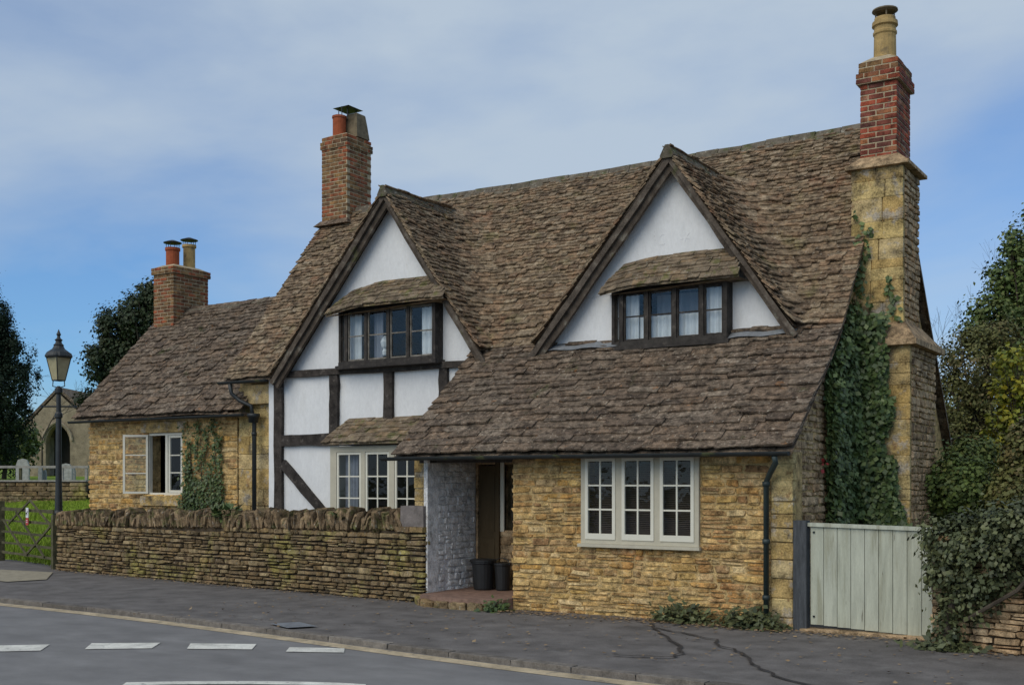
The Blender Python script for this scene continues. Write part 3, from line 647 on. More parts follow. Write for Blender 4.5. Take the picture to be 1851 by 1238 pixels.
# ================================================================ walls of the cottage
def quad_panel(name, mat, parent, pts, y, thick=.12, nx=1):
    return one(name, mat, parent, 'prism', [(x, y, z) for x, z in pts], (0, thick, 0))
FW_H = (-7.73, -5.98, 0.90, 2.10)
def cottage_walls():
    # front stone wall under the lean-to roof
    b = wall_body(-8.87, -4.74, -.3, 2.12, 13.852, 14.2, [FW_H]); fw = b.build('front_wall', MORTAR, cot)
    rects = rubble(-8.89, -5.02, -.14, 2.10, (.06,.13), (.13,.40), [FW_H], joint=.02, seed=5, split=.25)
    q = []                                             # quoins at the right corner, bigger squared blocks
    z = -.14; i = 0
    while z < 2.08:
        h = random.uniform(.16,.27); q.append((-5.02, -4.73, z, min(z+h, 2.10), .012)); z += h; i += 1
    pieces('stone', STV, OCHRE, fw, rubble_mats(rects, (0,13.832,0), (1,0,0), (0,-1,0), .10, (-.008,.016), .05, .22), 300, 'small_stones')
    pieces('quoin', BKV, ASHLAR, fw, rubble_mats(q, (0,13.83,0), (1,0,0), (0,-1,0), .14, (0,.012), .02, .06))
    # end wall under the chimney, rubble above the gate
    b = MB(); b.prism([(-4.78,13.9,-.3),(-4.78,22.8,-.3),(-4.78,22.8,1.9),(-4.78,18.42,7.25),(-4.78,15.6,3.66),(-4.78,13.9,2.22)], (-.35,0,0)); ew = b.build('end_wall', MORTAR, cot)
    rects = rubble(13.86, 17.4, -.14, 5.0, (.06,.13), (.12,.28), clip=lambda u, v: v < 2.22+(u-13.9)*.83-.05, seed=8)
    pieces('stone', STV, GREYRUBBLE, ew, rubble_mats(rects, (-4.765,0,0), (0,1,0), (1,0,0), .08, (-.005,.02), .06, .3), 0, 'end_wall_stones')
    # porch side wall, whitewashed rubble, and its stone front
    b = MB(); b.box(-10.78,-10.43,14.06,15.55,-.3,2.15); b.box(-10.50,-10.43,13.88,14.06,-.3,2.15); pw = b.build('porch_wall', WHITEWASH, cot)
    pieces('whitewashed_stone', STV, WHITEWASH, pw, rubble_mats(rubble(14.12, 15.12, .04, 2.12, (.07,.13), (.10,.22), [(14.28,14.40,.04,.5)], seed=3, joint=.004), (-10.41,0,0), (0,1,0), (1,0,0), .08, (0,.02), .08, .15))
    one('plaster_jamb', WHITEWASH, pw, 'box', -10.43,-10.40,13.84,14.12,.02,2.12)
    pieces('stone', BKV, ASHLAR, pw, rubble_mats(rubble(-10.80,-10.44, 1.0, 2.12, (.13,.24), (.2,.42), seed=2), (0,14.03,0), (1,0,0), (0,-1,0), .12, (0,.015), .01))
    # back of the porch: low wall, dark window, door
    bw = wall_body(-10.42, -8.6, -.2, 2.3, 15.15, 15.4, [(-10.38,-9.98,-.2,2.02),(-9.86,-8.9,.98,2.02)]).build('porch_back_wall', GREYRUBBLE, cot)
    pieces('stone', STV, GREYRUBBLE, bw, rubble_mats(rubble(-9.96,-8.9,.02,.96,(.07,.13),(.12,.25),seed=6), (0,15.13,0), (1,0,0), (0,-1,0), .08), 60)
    one('porch_window', GLASS, cot, 'box', -9.86,-8.9,15.22,15.228,.98,2.02)
    one('window_post', CREAM, cot, 'box', -9.93,-9.86,15.12,15.2,.96,2.06)
    d = one('door', DOORWOOD, cot, 'box', -10.36,-10.0,15.16,15.2,.04,2.0)
    for z0, z1 in ((.15,.85),(.95,1.9)): one('door_panel', DOORWOOD, d, 'box', -10.31,-10.05,15.145,15.159,z0,z1)
    one('door_post', DOORWOOD, cot, 'box', -10.0,-9.93,15.08,15.2,.02,2.06)
    one('porch_lintel', TIMBER, cot, 'box', -10.6,-8.86,13.9,14.05,2.03,2.14)
    b = MB(); b.box(-8.87,-8.62,14.21,15.14,-.2,2.2); b.build('porch_inner_wall', GREYRUBBLE, cot)
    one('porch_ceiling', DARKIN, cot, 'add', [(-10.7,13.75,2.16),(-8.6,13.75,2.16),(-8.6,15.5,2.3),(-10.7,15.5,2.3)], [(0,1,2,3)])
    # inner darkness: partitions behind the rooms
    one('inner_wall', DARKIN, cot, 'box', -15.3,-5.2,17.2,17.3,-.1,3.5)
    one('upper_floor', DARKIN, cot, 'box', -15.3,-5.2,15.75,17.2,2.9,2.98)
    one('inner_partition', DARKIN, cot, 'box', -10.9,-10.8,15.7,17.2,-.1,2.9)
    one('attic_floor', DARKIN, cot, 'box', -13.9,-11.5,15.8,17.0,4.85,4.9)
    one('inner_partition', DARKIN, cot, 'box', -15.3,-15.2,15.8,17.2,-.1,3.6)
    # step
    st = one('door_step', BRICKFLOOR, cot, 'prism', [(-10.42,15.12,-.2),(-10.42,13.75,-.2),(-10.3,13.52,-.2),(-9.9,13.42,-.2),(-9.2,13.45,-.2),(-8.88,13.6,-.2),(-8.88,15.12,-.2)], (0,0,.27))
    for (x0, y0), (x1, y1) in (((-10.52,13.72),(-10.25,13.46)),((-10.25,13.46),(-9.95,13.38)),((-9.95,13.38),(-9.68,13.37)),((-9.68,13.37),(-9.38,13.38)),((-9.38,13.38),(-9.12,13.43)),((-9.12,13.43),(-8.9,13.55))):
        a, c = Vector((x0,y0,0)), Vector((x1,y1,0)); t = (c-a).normalized()
        piece('step_stone', STV, DRYSTONE, st, basis((a+c)/2+Vector((0,.05,-.06)), t, Vector((-t.y,t.x,0)), Vector((0,0,1)), (c-a).length*.97, .14, .17))
    # strip of ashlar wall at the left end of the house
    b = MB(); b.box(-16.38,-15.3,15.78,16.1,-.3,3.72); lw = b.build('left_wall', MORTAR, cot)
    pieces('ashlar_block', BKV, ASHLAR, lw, rubble_mats(rubble(-16.38,-15.42,.3,3.55,(.26,.42),(.3,.5),seed=9), (0,15.74,0), (1,0,0), (0,-1,0), .12, (0,.02), .004))
    one('eaves_corbel', ASHLAR, lw, 'box', -16.1,-15.42,15.60,15.73,3.22,3.58)
    b = MB(); b.prism([(-16.3,16.1,-.3),(-16.3,22.8,-.3),(-16.3,22.8,1.9),(-16.3,18.42,7.25),(-16.3,16.1,4.2)], (.3,0,0)); b.build('left_end_wall', GREYRUBBLE, cot)
    one('back_wall', GREYRUBBLE, cot, 'box', -16.0,-5.1,22.4,22.7,-.3,2.2)
    # ---- white gables
    bay = (-13.55,-11.0,.7,2.42); ori = (-13.54,-11.47,3.86,4.72)
    b = wall_body(-15.42,-10.60,-.3,3.80,15.62,15.78,[(-13.45,-10.9,.9,2.38)]); 
    b.build('gable_wall', PLASTER, cot)
    pn = MB()                                     # left gable triangle around its window
    GAx = lambda z, s: (GA[0]-(GA[1]-.2-z)/GA[2]) if s < 0 else (GA[0]+(GA[1]-.2-z)/GA[3])
    pn.prism([(GAx(3.80,-1),15.62,3.801),(ori[0],15.62,3.801),(ori[0],15.62,4.75),(GAx(4.75,-1),15.62,4.75)], (0,.14,0)); pn.prism([(ori[1],15.62,3.801),(GAx(3.80,1),15.62,3.801),(GAx(4.75,1),15.62,4.75),(ori[1],15.62,4.75)], (0,.14,0))
    pn.prism([(GAx(4.752,-1),15.62,4.752),(GAx(4.752,1),15.62,4.752),(GA[0],15.62,GA[1]-.2)], (0,.14,0)); pn.build('gable_plaster', PLASTER, cot)
    o2 = (-8.07,-6.30,3.84,4.58)
    GBx = lambda z, s: (GB[0]-(GB[1]-.2-z)/GB[2]) if s < 0 else (GB[0]+(GB[1]-.2-z)/GB[3])
    pn = MB(); pn.prism([(GBx(3.6,-1),15.62,3.6),(o2[0],15.62,3.6),(o2[0],15.62,4.6),(GBx(4.6,-1),15.62,4.6)], (0,.14,0)); pn.prism([(o2[1],15.62,3.6),(GBx(3.6,1),15.62,3.6),(GBx(4.6,1),15.62,4.6),(o2[1],15.62,4.6)], (0,.14,0))
    pn.prism([(GBx(4.602,-1),15.62,4.602),(GBx(4.602,1),15.62,4.602),(GB[0],15.62,GB[1]-.2)], (0,.14,0)); pn.box(o2[0]+.002,o2[1]-.002,15.622,15.76,3.6,3.84); pn.build('gable_plaster', PLASTER, cot)
    # raised plaster crescent and star on the right gable
    P = []; n = 14
    for k in range(n+1): a = math.radians(50+260*k/n); P.append((-7.36+.085*math.cos(a), 15.6165, 5.37+.085*math.sin(a)))
    for k in range(n, -1, -1): a = math.radians(62+236*k/n); P.append((-7.335+.062*math.cos(a), 15.6165, 5.37+.066*math.sin(a)))
    one('crescent_emblem', PLASTER, cot, 'prism', P, (0,.02,0))
    P = []
    for k in range(12): a = math.radians(30*k+90); r = .095 if k % 2 == 0 else .038; P.append((-6.99+r*math.cos(a), 15.6165, 5.37+r*math.sin(a)))
    one('star_emblem', PLASTER, cot, 'prism', P, (0,.02,0))
    # lead apron at the foot of the right gable
    b = MB(); n = 24
    for i in range(n):
        x0, x1 = -9.3+4.05*i/n, -9.3+4.05*(i+1)/n; z0, z1 = 3.86+.012*math.sin(i*1.7), 3.86+.012*math.sin((i+1)*1.7)
        b.add([(x0,15.42,z0-.06),(x1,15.42,z1-.06),(x1,15.52,z1+.01),(x0,15.52,z0+.01),(x1,15.612,z1+.05),(x0,15.612,z0+.05)], [(0,1,2,3),(3,2,4,5)], .3)
    b.build('lead_apron', LEAD, cot)
    # ---- timbers of the left gable wall
    Y = 15.585; nrm = (0,-1,0)
    def tim(x0, z0, x1, z1, w, name='timber', y=Y, d=.07): one(name, TIMBER, cot, 'beam', (x0,y,z0), (x1,y,z1), w, d, nrm, seg=6, jit=.008)
    tim(-15.17,-.1,-15.17,3.68,.19,'corner_post'); tim(-15.06,3.725,-10.72,3.70,.115,'wall_plate', 15.575, .09)
    tim(-13.8,2.62,-13.8,3.66,.20,'stud'); tim(-12.55,2.72,-12.55,3.66,.19,'stud'); tim(-11.37,2.5,-11.37,3.65,.17,'stud'); tim(-10.75,2.9,-10.75,3.65,.12,'stud')
    tim(-15.07,2.50,-13.72,2.51,.21,'mid_rail', 15.58); tim(-15.07,2.09,-13.98,1.12,.17,'brace', 15.582)
    one('white_edge_strip', PLASTER, cot, 'box', -15.42,-15.275,15.58,15.62,-.1,3.66)
    # ---- bargeboards, two boards to each slope
    for g, zl, zr in ((GA,3.62,3.72), (GB,3.72,3.80)):
        ax, az = g[0], g[1]
        for s, k, zf in ((-1,g[2],zl), (1,g[3],zr)):
            foot = Vector((ax+s*(az-zf)/k, 0, zf)); apex = Vector((ax, 0, az)); dirv = (apex-foot).normalized(); inn = Vector((-dirv.z*s*-1, 0, dirv.x*s*-1)); inn = Vector((dirv.z*-s, 0, dirv.x*s))
            if inn.z > 0: inn = -inn
            for off, w, yy, dd in (((.09,.10,YB+.04,.05), (.18,.11,YB+.10,.06)) if s < 0 else ((.07,.07,YB+.04,.05), (.135,.075,YB+.10,.06))):
                p, q = foot+inn*off+dirv*(.0), apex+inn*off
                q = p+dirv*((apex.x+ (0) - p.x)/dirv.x) if abs(dirv.x) > 1e-3 else q
                p.y = q.y = yy+(0.004 if s > 0 else 0)
                one('bargeboard', BARGE, cot, 'beam', p, q, w, dd, nrm, seg=9, jit=.007)
            # soffit behind the boards
            p, q = foot+inn*.09, apex+inn*.09; b = MB(); b.add([(p.x,YB+.06,p.z),(q.x,YB+.06,q.z),(q.x,15.64,q.z),(p.x,15.64,p.z)], [(0,1,2,3)], .5); b.build('soffit', BARGE, cot)
cottage_walls()

# ---------------------------------------------------------------- windows
def casement(win, x0, x1, z0, z1, y, cols, rows, mat, rail=.035, bar=.018, base=0.0, dy=.03, rot=None, glass=True):
    """a leaf: rails, glazing bars and panes, children of the window"""
    b = MB(); b.box(x0,x0+rail,y,y+dy,z0,z1); b.box(x1-rail,x1,y,y+dy,z0,z1); b.box(x0+rail,x1-rail,y+.001,y+dy,z0,z0+rail+base); b.box(x0+rail,x1-rail,y+.001,y+dy,z1-rail,z1)
    xi0, xi1, zi0, zi1 = x0+rail, x1-rail, z0+rail+base, z1-rail
    for c in range(1, cols): xx = xi0+(xi1-xi0)*c/cols; b.box(xx-bar/2,xx+bar/2,y+.004,y+dy-.004,zi0,zi1)
    for r in range(1, rows): zz = zi0+(zi1-zi0)*r/rows; b.box(xi0,xi1,y+.006,y+dy-.006,zz-bar/2,zz+bar/2)
    objs = [(b, 'casement', mat)]
    for c in range(cols):
        for r in range(rows):
            g = MB(); a0, a1 = xi0+(xi1-xi0)*c/cols+bar/2, xi0+(xi1-xi0)*(c+1)/cols-bar/2; c0, c1 = zi0+(zi1-zi0)*r/rows+bar/2, zi0+(zi1-zi0)*(r+1)/rows-bar/2
            t = random.uniform(-.003,.003); g.add([(a0,y+dy*.5+t,c0),(a1,y+dy*.5-t,c0),(a1,y+dy*.5-t,c1),(a0,y+dy*.5+t*2,c1)], [(0,1,2,3)]); objs.append((g, 'pane', GLASS))
    for g, nm, mt in objs:
        if rot is not None: g.v = [tuple(rot @ Vector(v)) for v in g.v]
        g.build(nm, mt, win)
def curtain(win, x0, x1, z0, z1, y, mat, folds=5, amp=.02):
    n = folds*6; b = MB(); vs = []
    for i in range(n+1):
        x = x0+(x1-x0)*i/n; yy = y+amp*math.sin(i/6*2*math.pi)+random.uniform(-.004,.004); vs += [(x, yy, z0), (x, yy, z1)]
    b.add(vs, [(2*i, 2*i+2, 2*i+3, 2*i+1) for i in range(n)]); b.build('curtain', mat, win, smooth=True)
def front_window():
    x0, x1, z0, z1 = FW_H; b = MB(); y = 13.80
    b.box(x0,x1,y,y+.10,z0+.0,z0+.07); b.box(x0,x1,y,y+.10,z1-.05,z1); b.box(x0,x0+.08,y+.001,y+.10,z0+.07,z1-.05); b.box(x1-.07,x1,y+.001,y+.10,z0+.07,z1-.05)
    b.box(-7.205,-7.085,y+.001,y+.10,z0+.07,z1-.05); b.box(-6.63,-6.52,y+.001,y+.10,z0+.07,z1-.05); b.box(x0-.03,x1+.03,y-.05,y+.02,z0-.045,z0-.002)
    w = b.build('window', SAGE, cot)
    for a, c in ((-7.66,-7.195),(-7.095,-6.62),(-6.53,-6.045)): casement(w, a, c, z0+.06, z1-.03, y-.012, 2, 3, CREAM, .045, .022, .035)
    bl = MB()
    for i in range(46): bl.add([(x0+.05,y+.16,z0+.08+i*.025),(x1-.05,y+.16,z0+.08+i*.025),(x1-.05,y+.177,z0+.093+i*.025),(x0+.05,y+.177,z0+.093+i*.025)], [(0,1,2,3)])
    tag(bl.build('slat_blind', BLIND, w), kind='stuff')
front_window()
def oriel(x0, xs, x1, zb, zt, inner):
    """projecting timber window: a light canted back at the left, then a row of lights"""
    yw, yf = 15.62, 15.42; fr = WFRAME_DARK; b = MB(); xa = xs[0]; xe = x1; yc = yf+.09
    def slab(z0, h, o): b.prism([(x0-o,yw,z0),(x0-o,yc-.03-o,z0),(xa,yf-.03-o,z0),(xe+o,yf-.03-o,z0),(xe+o,yw,z0)], (0,0,h))
    slab(zb-.02,.065,0); slab(zb-.085,.064,.04); slab(zt-.05,.10,0)
    z0, z1 = zb+.045, zt-.05
    for x in xs+[xe-.03]: b.beam((x,yf+.01,z0), (x,yf+.01,z1), .062, .08, (0,-1,0), seg=4, jit=.004)
    b.box(x0,x0+.05,yc-.02,yc+.05,z0,z1); b.box(x0+.01,x0+.045,yc+.05,yw,z0,z1); b.box(xe-.04,xe,yf+.06,yw,z0,z1)
    w = b.build('window', fr, cot)
    for a, c in zip(xs, xs[1:]+[xe-.03]): casement(w, a+.031, c-.031, z0+.003, z1-.003, yf+.0, 1, 2, inner, .026, .022)
    a = Vector((x0+.055,yc,0)); c = Vector((xa-.035,yf+.015,0)); L_ = (c-a).length; t = (c-a).normalized(); m = Matrix.Identity(4)
    for i in range(3): m[i][0] = t[i]; m[i][1] = Vector((-t.y,t.x,0))[i]; m[i][3] = a[i]
    casement(w, 0, L_, z0+.003, z1-.003, 0, 1, 2, fr, .018, .018, rot=m)
    return w
w = oriel(-13.62, [-13.37,-12.92,-12.42,-11.99], -11.41, 3.82, 4.78, GREYOAK)
curtain(w, -13.56,-13.14,3.9,4.7,15.56,CURTAIN,4); curtain(w, -11.78,-11.47,3.9,4.7,15.52,CURTAIN,3); curtain(w, -12.87,-12.67,3.9,4.7,15.58,GREYCURTAIN,2)
one('ornament_pot', CURTAIN, w, 'lathe', [(.03,0),(.045,.02),(.05,.08),(.03,.12),(.06,.16),(.08,.24),(.05,.32),(.01,.35)], (-12.6,15.54,3.93), 10)
w2 = oriel(-8.14, [-7.93,-7.51,-7.06,-6.63], -6.24, 3.81, 4.64, WFRAME_DARK)
curtain(w2, -8.08,-7.70,3.9,4.56,15.55,CURTAIN,4); curtain(w2, -7.68,-6.68,3.9,4.22,15.54,CURTAIN,9); curtain(w2, -6.6,-6.3,3.9,4.56,15.52,CURTAIN,3); curtain(w2, -7.5,-6.6,4.2,4.56,15.75,GREYCURTAIN,6)
def hood(xl, xr, xtl, xtr, zb, zt, yb, mat, rows, name='window_hood', curve=.0):
    """little slated roof over a window"""
    b = MB(); rws = []
    for i in range(rows+1):
        f = i/rows; y = yb+(15.60-yb)*f; z = zb+(zt-zb)*(f**.85); l = xl+(xtl-xl)*f; r = xr+(xtr-xr)*f
        rws.append([Vector((l+(r-l)*k/16, y+.16*max(0, (.18-k/16))*(1-f)*3, z-curve*max(0,(.3-k/16))*1.4*(1-f*.0))) for k in range(17)])
    for a, c in zip(rws, rws[1:]): b.add(a+c, [(k, k+1, 18+k, 17+k) for k in range(16)], .4)
    b.add([p-Vector((0,0,.03)) for p in rws[0]]+rws[0], [(k, k+1, 18+k, 17+k) for k in range(16)], .4)
    b.add([rws[0][0]-Vector((0,0,.03)), rws[0][-1]-Vector((0,0,.03)), Vector((xr,15.61,zb-.03)), Vector((xl,15.61,zb-.03))], [(0,1,2,3)], .4)
    h = b.build(name, mat, cot)
    for i in range(rows):
        path = rws[i]; d = [0]
        for a, c in zip(path, path[1:]): d.append(d[-1]+(c-a).length)
        s = 0
        while s < d[-1]-.03:
            wd = random.uniform(.13,.27); wd = d[-1]-s if d[-1]-s-wd < .09 else wd
            def pt(q):
                j = 0
                while j < 15 and d[j+1] < q: j += 1
                return path[j].lerp(path[j+1], min(1, (q-d[j])/max(1e-6, d[j+1]-d[j])))
            a, c = pt(s), pt(s+wd); T = (c-a).normalized(); up = (rws[i+1][8]-rws[i][8]); U = (up-T*up.dot(T)); ex = U.length; U.normalize(); Nn = T.cross(U).normalized(); tk = .017*random.uniform(.8,1.4)
            U2 = (U-Nn*(tk*1.1/(ex*1.6))).normalized()
            piece('slate', SLV, mat, h, basis((a+c)/2+Nn*(tk*1.6)-U*random.uniform(0,.03), T, U2, T.cross(U2), wd*.98, ex*1.55, tk)); s += wd
hood(-13.74,-11.10,-13.35,-11.50,4.79,5.22,15.20,SLATE_MOSSY,7,curve=.24)
hood(-8.24,-5.98,-7.95,-6.25,4.65,5.10,15.20,SLATE_MOSSY,7,curve=.16)
hood(-13.68,-10.85,-13.45,-10.85,2.42,2.84,15.04,SLATE_MOSSY,6,'bay_hood')
def bay_window():
    y = 15.2; b = MB(); z0, z1 = .95, 2.36; x0, x1 = -13.56, -10.9
    b.box(x0,x1,y,y+.09,z0,z0+.07); b.box(x0,x1,y,y+.09,z1-.10,z1)
    for a, c in ((x0,x0+.14),(-12.86,-12.77),(-12.24,-12.13),(-11.6,-11.49),(x1-.1,x1)): b.box(a,c,y+.001,y+.09,z0+.07,z1-.10)
    b.box(x0+.005,x0+.06,y+.09,15.62,z0,z1); b.box(x1-.06,x1-.005,y+.09,15.62,z0,z1); b.box(x0-.04,x1,y-.05,y+.02,z0-.05,z0-.002); b.box(x0,x1,y+.03,15.62,-.1,z0-.003)
    w = b.build('window', SAGE, cot)
    for a, c in ((-13.415,-12.865),(-12.765,-12.245),(-12.125,-11.605),(-11.485,-11.0)): casement(w, a, c, z0+.075, z1-.105, y+.012, 2, 3, CREAM, .04, .022, .02)
    curtain(w, -13.38,-13.08,z0+.1,z1-.1,y+.2,GREYCURTAIN,4)
bay_window()
# ---------------------------------------------------------------- gutters and pipes
def gutter(parent, x0, x1, y, z, r=.055):
    b = MB(); n = 10; vs = []; 
    for x in (x0, x1):
        for k in range(n+1): a = math.pi+math.pi*k/n; vs.append((x, y+r*math.cos(a), z+r*math.sin(a)))
        for k in range(n, -1, -1): a = math.pi+math.pi*k/n; vs.append((x, y+(r-.008)*math.cos(a), z+(r-.008)*math.sin(a)))
    m = 2*(n+1); b.add(vs, [(k, (k+1) % m, m+(k+1) % m, m+k) for k in range(m)]+[tuple(range(n+1)), tuple(m+k for k in range(n+1))])
    return b.build('gutter', MOSSIRON, parent)
g1 = gutter(cot, -10.98, -4.66, 13.46, 2.115)
b = MB(); b.tube([(-4.84,13.46,2.06),(-4.84,13.5,1.98),(-4.98,13.68,1.84),(-5.05,13.75,1.74),(-5.05,13.75,.02)], .036, 8)
for z in (1.72,1.0,.3): b.lathe([(.05,-.03),(.05,.03)], (-5.05,13.75,z), 10)
b.build('downpipe', PIPE, cot, True)
gutter(cot, -16.5, -15.25, 15.34, 3.64, .05)
b = MB(); b.tube([(-16.2,15.34,3.6),(-16.2,15.38,3.42),(-16.05,15.45,3.28),(-15.8,15.5,3.18),(-15.78,15.52,2.98)], .038, 8); b.build('swan_neck', IRON, cot, True)

# ---------------------------------------------------------------- chimneys
def brick_shaft(par, x0, x1, y0, y1, z0, z1, mat, ch=.08, L_=.225):
    """bricks on the street and right faces as pieces, the other two joined"""
    one('shaft_core', BMORTAR, par, 'box', x0+.007, x1-.007, y0+.007, y1-.007, z0, z1-.01)
    vis, hid = [], []; n = max(1, round((z1-z0)/ch)); h = (z1-z0)/n; X, Y_, Z_ = Vector((1,0,0)), Vector((0,1,0)), Vector((0,0,1))
    for i in range(n):
        zc = z0+(i+.5)*h
        for face in range(4):
            if face in (0, 2): u0, u1 = x0, x1
            else: u0, u1 = y0+.1, y1-.1
            off = (.5 if (i+face) % 2 else 0)*L_; u = u0-off
            while u < u1-.01:
                a, c = max(u, u0), min(u+L_, u1); u += L_
                if c-a < .04: continue
                a2, c2 = a+(.008 if a > u0+.001 else 0), c-(.008 if c < u1-.001 else 0); m = (a2+c2)/2; p = random.uniform(-.003,.004)
                if face == 0: mt = basis((m, y0+.05-p, zc), X, Y_, Z_, c2-a2, .10, h-.017)
                elif face == 2: mt = basis((m, y1-.05+p, zc), X, Y_, Z_, c2-a2, .10, h-.017)
                elif face == 1: mt = basis((x1-.05+p, m, zc), Y_, -X, Z_, c2-a2, .10, h-.017)
                else: mt = basis((x0+.05-p, m, zc), Y_, -X, Z_, c2-a2, .10, h-.017)
                (vis if face < 2 else hid).append(mt)
    pieces('brick', BKV, mat, par, vis, 300); pieces('brick', BKV, mat, par, hid, 0, 'rear_bricks')
def flaunch(par, x0, x1, y0, y1, z, h=.08, m=BMORTAR):
    b = MB(); b.hexa([(x0,y0,z),(x1,y0,z),(x1,y1,z),(x0,y1,z),(x0+.14,y0+.14,z+h),(x1-.14,y0+.14,z+h),(x1-.14,y1-.14,z+h),(x0+.14,y1-.14,z+h)]); b.build('flaunching', m, par)
def cowl(par, c, r, z, dark=True):
    b = MB()
    for k in range(6): a = k*math.pi/3; b.tube([(c[0]+r*.92*math.cos(a), c[1]+r*.92*math.sin(a), z-.04), (c[0]+r*.92*math.cos(a), c[1]+r*.92*math.sin(a), z+.13)], .008, 5)
    b.lathe([(r*1.3,.12),(r*1.33,.135),(r*.3,.19),(.01,.195)], (c[0],c[1],z), 16); b.build('cowl', IRON if dark else STEEL, par, False)
def pot(par, c, prof, mat, cw=None):
    one('chimney_pot', mat, par, 'lathe', prof, c, 18, smooth=False)
    if cw: cowl(par, c, cw[0], c[2]+cw[1])
# tall brick chimney at the left end of the main ridge
ch = one('brick_chimney', BMORTAR, cot, 'box', -16.36,-15.74,18.16,18.86,6.3,7.35)
brick_shaft(ch, -16.40,-15.70,18.12,18.90,7.22,8.98,BRICK)
brick_shaft(ch, -16.425,-15.675,18.095,18.925,8.72,8.88,BRICK)
one('slate_ledge', SLATE, ch, 'hexa', [(-16.52,17.98,7.10),(-15.58,17.98,7.10),(-15.58,19.0,7.10),(-16.52,19.0,7.10),(-16.42,18.1,7.22),(-15.68,18.1,7.22),(-15.68,18.92,7.22),(-16.42,18.92,7.22)])
flaunch(ch, -16.38,-15.72,18.14,18.88,8.98,.07)
pot(ch, (-16.12,18.36,9.0), [(.14,0),(.14,.40),(.155,.41),(.155,.45),(.13,.46)], TERRA)
one('chimney_pot', DARKPOT, ch, 'lathe', [(.29,0),(.24,.3),(.20,.50),(.19,.52)], (-15.92,18.66,9.0), 4, math.pi/4)
b = MB(); x0, x1, y0, y1 = -16.24,-15.80,18.28,18.76
b.hexa([(x0,y0,9.62),(x1,y0,9.62),(x1,y1,9.62),(x0,y1,9.62),(x0+.2,y0+.22,9.70),(x1-.2,y0+.22,9.70),(x1-.2,y1-.22,9.70),(x0+.2,y1-.22,9.70)])
for x, y in ((x0+.1,y0+.08),(x1-.12,y0+.1),(x1-.12,y1-.1),(x0+.1,y1-.1),(-16.0,18.3)): b.tube([(x,y,9.38),(x,y,9.63)], .01, 5)
b.build('cowl', IRON, ch)
# stone stack at the right end with a brick shaft on top
sk = one('stone_chimney', MORTAR, cot, 'box', -4.80,-4.12,16.68,17.56,3.5,6.26)
def ashlar_faces(par, x0, x1, y0, y1, z0, z1, seed, mat=ASHLAR, side=GREYRUBBLE):
    r1 = rubble(x0, x1, z0, z1, (.22,.38), (.26,.5), seed=seed, joint=.009, split=.35)
    pieces('ashlar_block', BKV, mat, par, rubble_mats(r1, (0,y0,0), (1,0,0), (0,-1,0), .1, (0,.01), .004))
    r2 = rubble(y0+.1, y1, z0, z1, (.07,.13), (.14,.3), seed=seed+1, joint=.01)
    pieces('stone', STV, side, par, rubble_mats(r2, (x1,0,0), (0,1,0), (1,0,0), .1, (0,.015), .05, .2), 0, 'side_stones')
    b = MB(); b.box(x1-.13,x1+.006,y0-.004,y0+.16,z0,z1); 
ashlar_faces(sk, -4.83,-4.09,16.65,17.6,3.72,6.25,21)
b = MB(); b.box(-4.7,-3.97,16.48,18.0,-.3,3.72); b.build('lower_stack', MORTAR, sk)
ashlar_faces(sk, -4.72,-3.95,16.45,18.02,-.1,3.70,31)
b = MB(); b.hexa([(-4.9,16.33,3.66),(-3.84,16.33,3.66),(-3.84,18.12,3.66),(-4.9,18.12,3.66),(-4.9,16.33,3.74),(-3.84,16.33,3.74),(-3.84,18.12,3.74),(-4.9,18.12,3.74)]); b.hexa([(-4.88,16.35,3.742),(-3.86,16.35,3.742),(-3.86,18.1,3.742),(-4.88,18.1,3.742),(-4.86,16.63,4.02),(-4.07,16.63,4.02),(-4.07,17.65,4.02),(-4.86,17.65,4.02)]); b.build('shoulder_slab', GREYRUBBLE, sk)
b = MB(); b.hexa([(-4.9,16.56,6.25),(-4.0,16.56,6.25),(-4.0,17.70,6.25),(-4.9,17.70,6.25),(-4.9,16.56,6.30),(-4.0,16.56,6.30),(-4.0,17.70,6.30),(-4.9,17.70,6.30)]); b.hexa([(-4.88,16.58,6.302),(-4.02,16.58,6.302),(-4.02,17.68,6.302),(-4.88,17.68,6.302),(-4.74,16.72,6.44),(-4.18,16.72,6.44),(-4.18,17.55,6.44),(-4.74,17.55,6.44)]); b.build('stone_cornice', GREYRUBBLE, sk)
brick_shaft(sk, -4.72,-4.20,16.72,17.5,6.40,7.50,BRICK_RED)
brick_shaft(sk, -4.77,-4.15,16.67,17.55,7.50,7.66,BRICK_RED); brick_shaft(sk, -4.74,-4.18,16.70,17.52,7.66,7.82,BRICK)
flaunch(sk, -4.72,-4.2,16.72,17.5,7.82,.1)
pot(sk, (-4.46,17.08,7.86), [(.2,0),(.185,.06),(.19,.08),(.16,.10),(.155,.42),(.17,.44),(.17,.47),(.155,.49),(.155,.54),(.185,.56),(.18,.62),(.15,.63),(.15,.68),(.13,.68)], BUFF, None)
b = MB()
for k in range(4): a = k*math.pi/2+.4; b.tube([(-4.46+.13*math.cos(a),17.08+.13*math.sin(a),8.50),(-4.46+.13*math.cos(a),17.08+.13*math.sin(a),8.64)], .012, 5)
b.lathe([(.15,.76),(.185,.78),(.18,.80),(.03,.86)], (-4.46,17.08,7.86), 18); b.build('cowl', DARKPOT, sk)

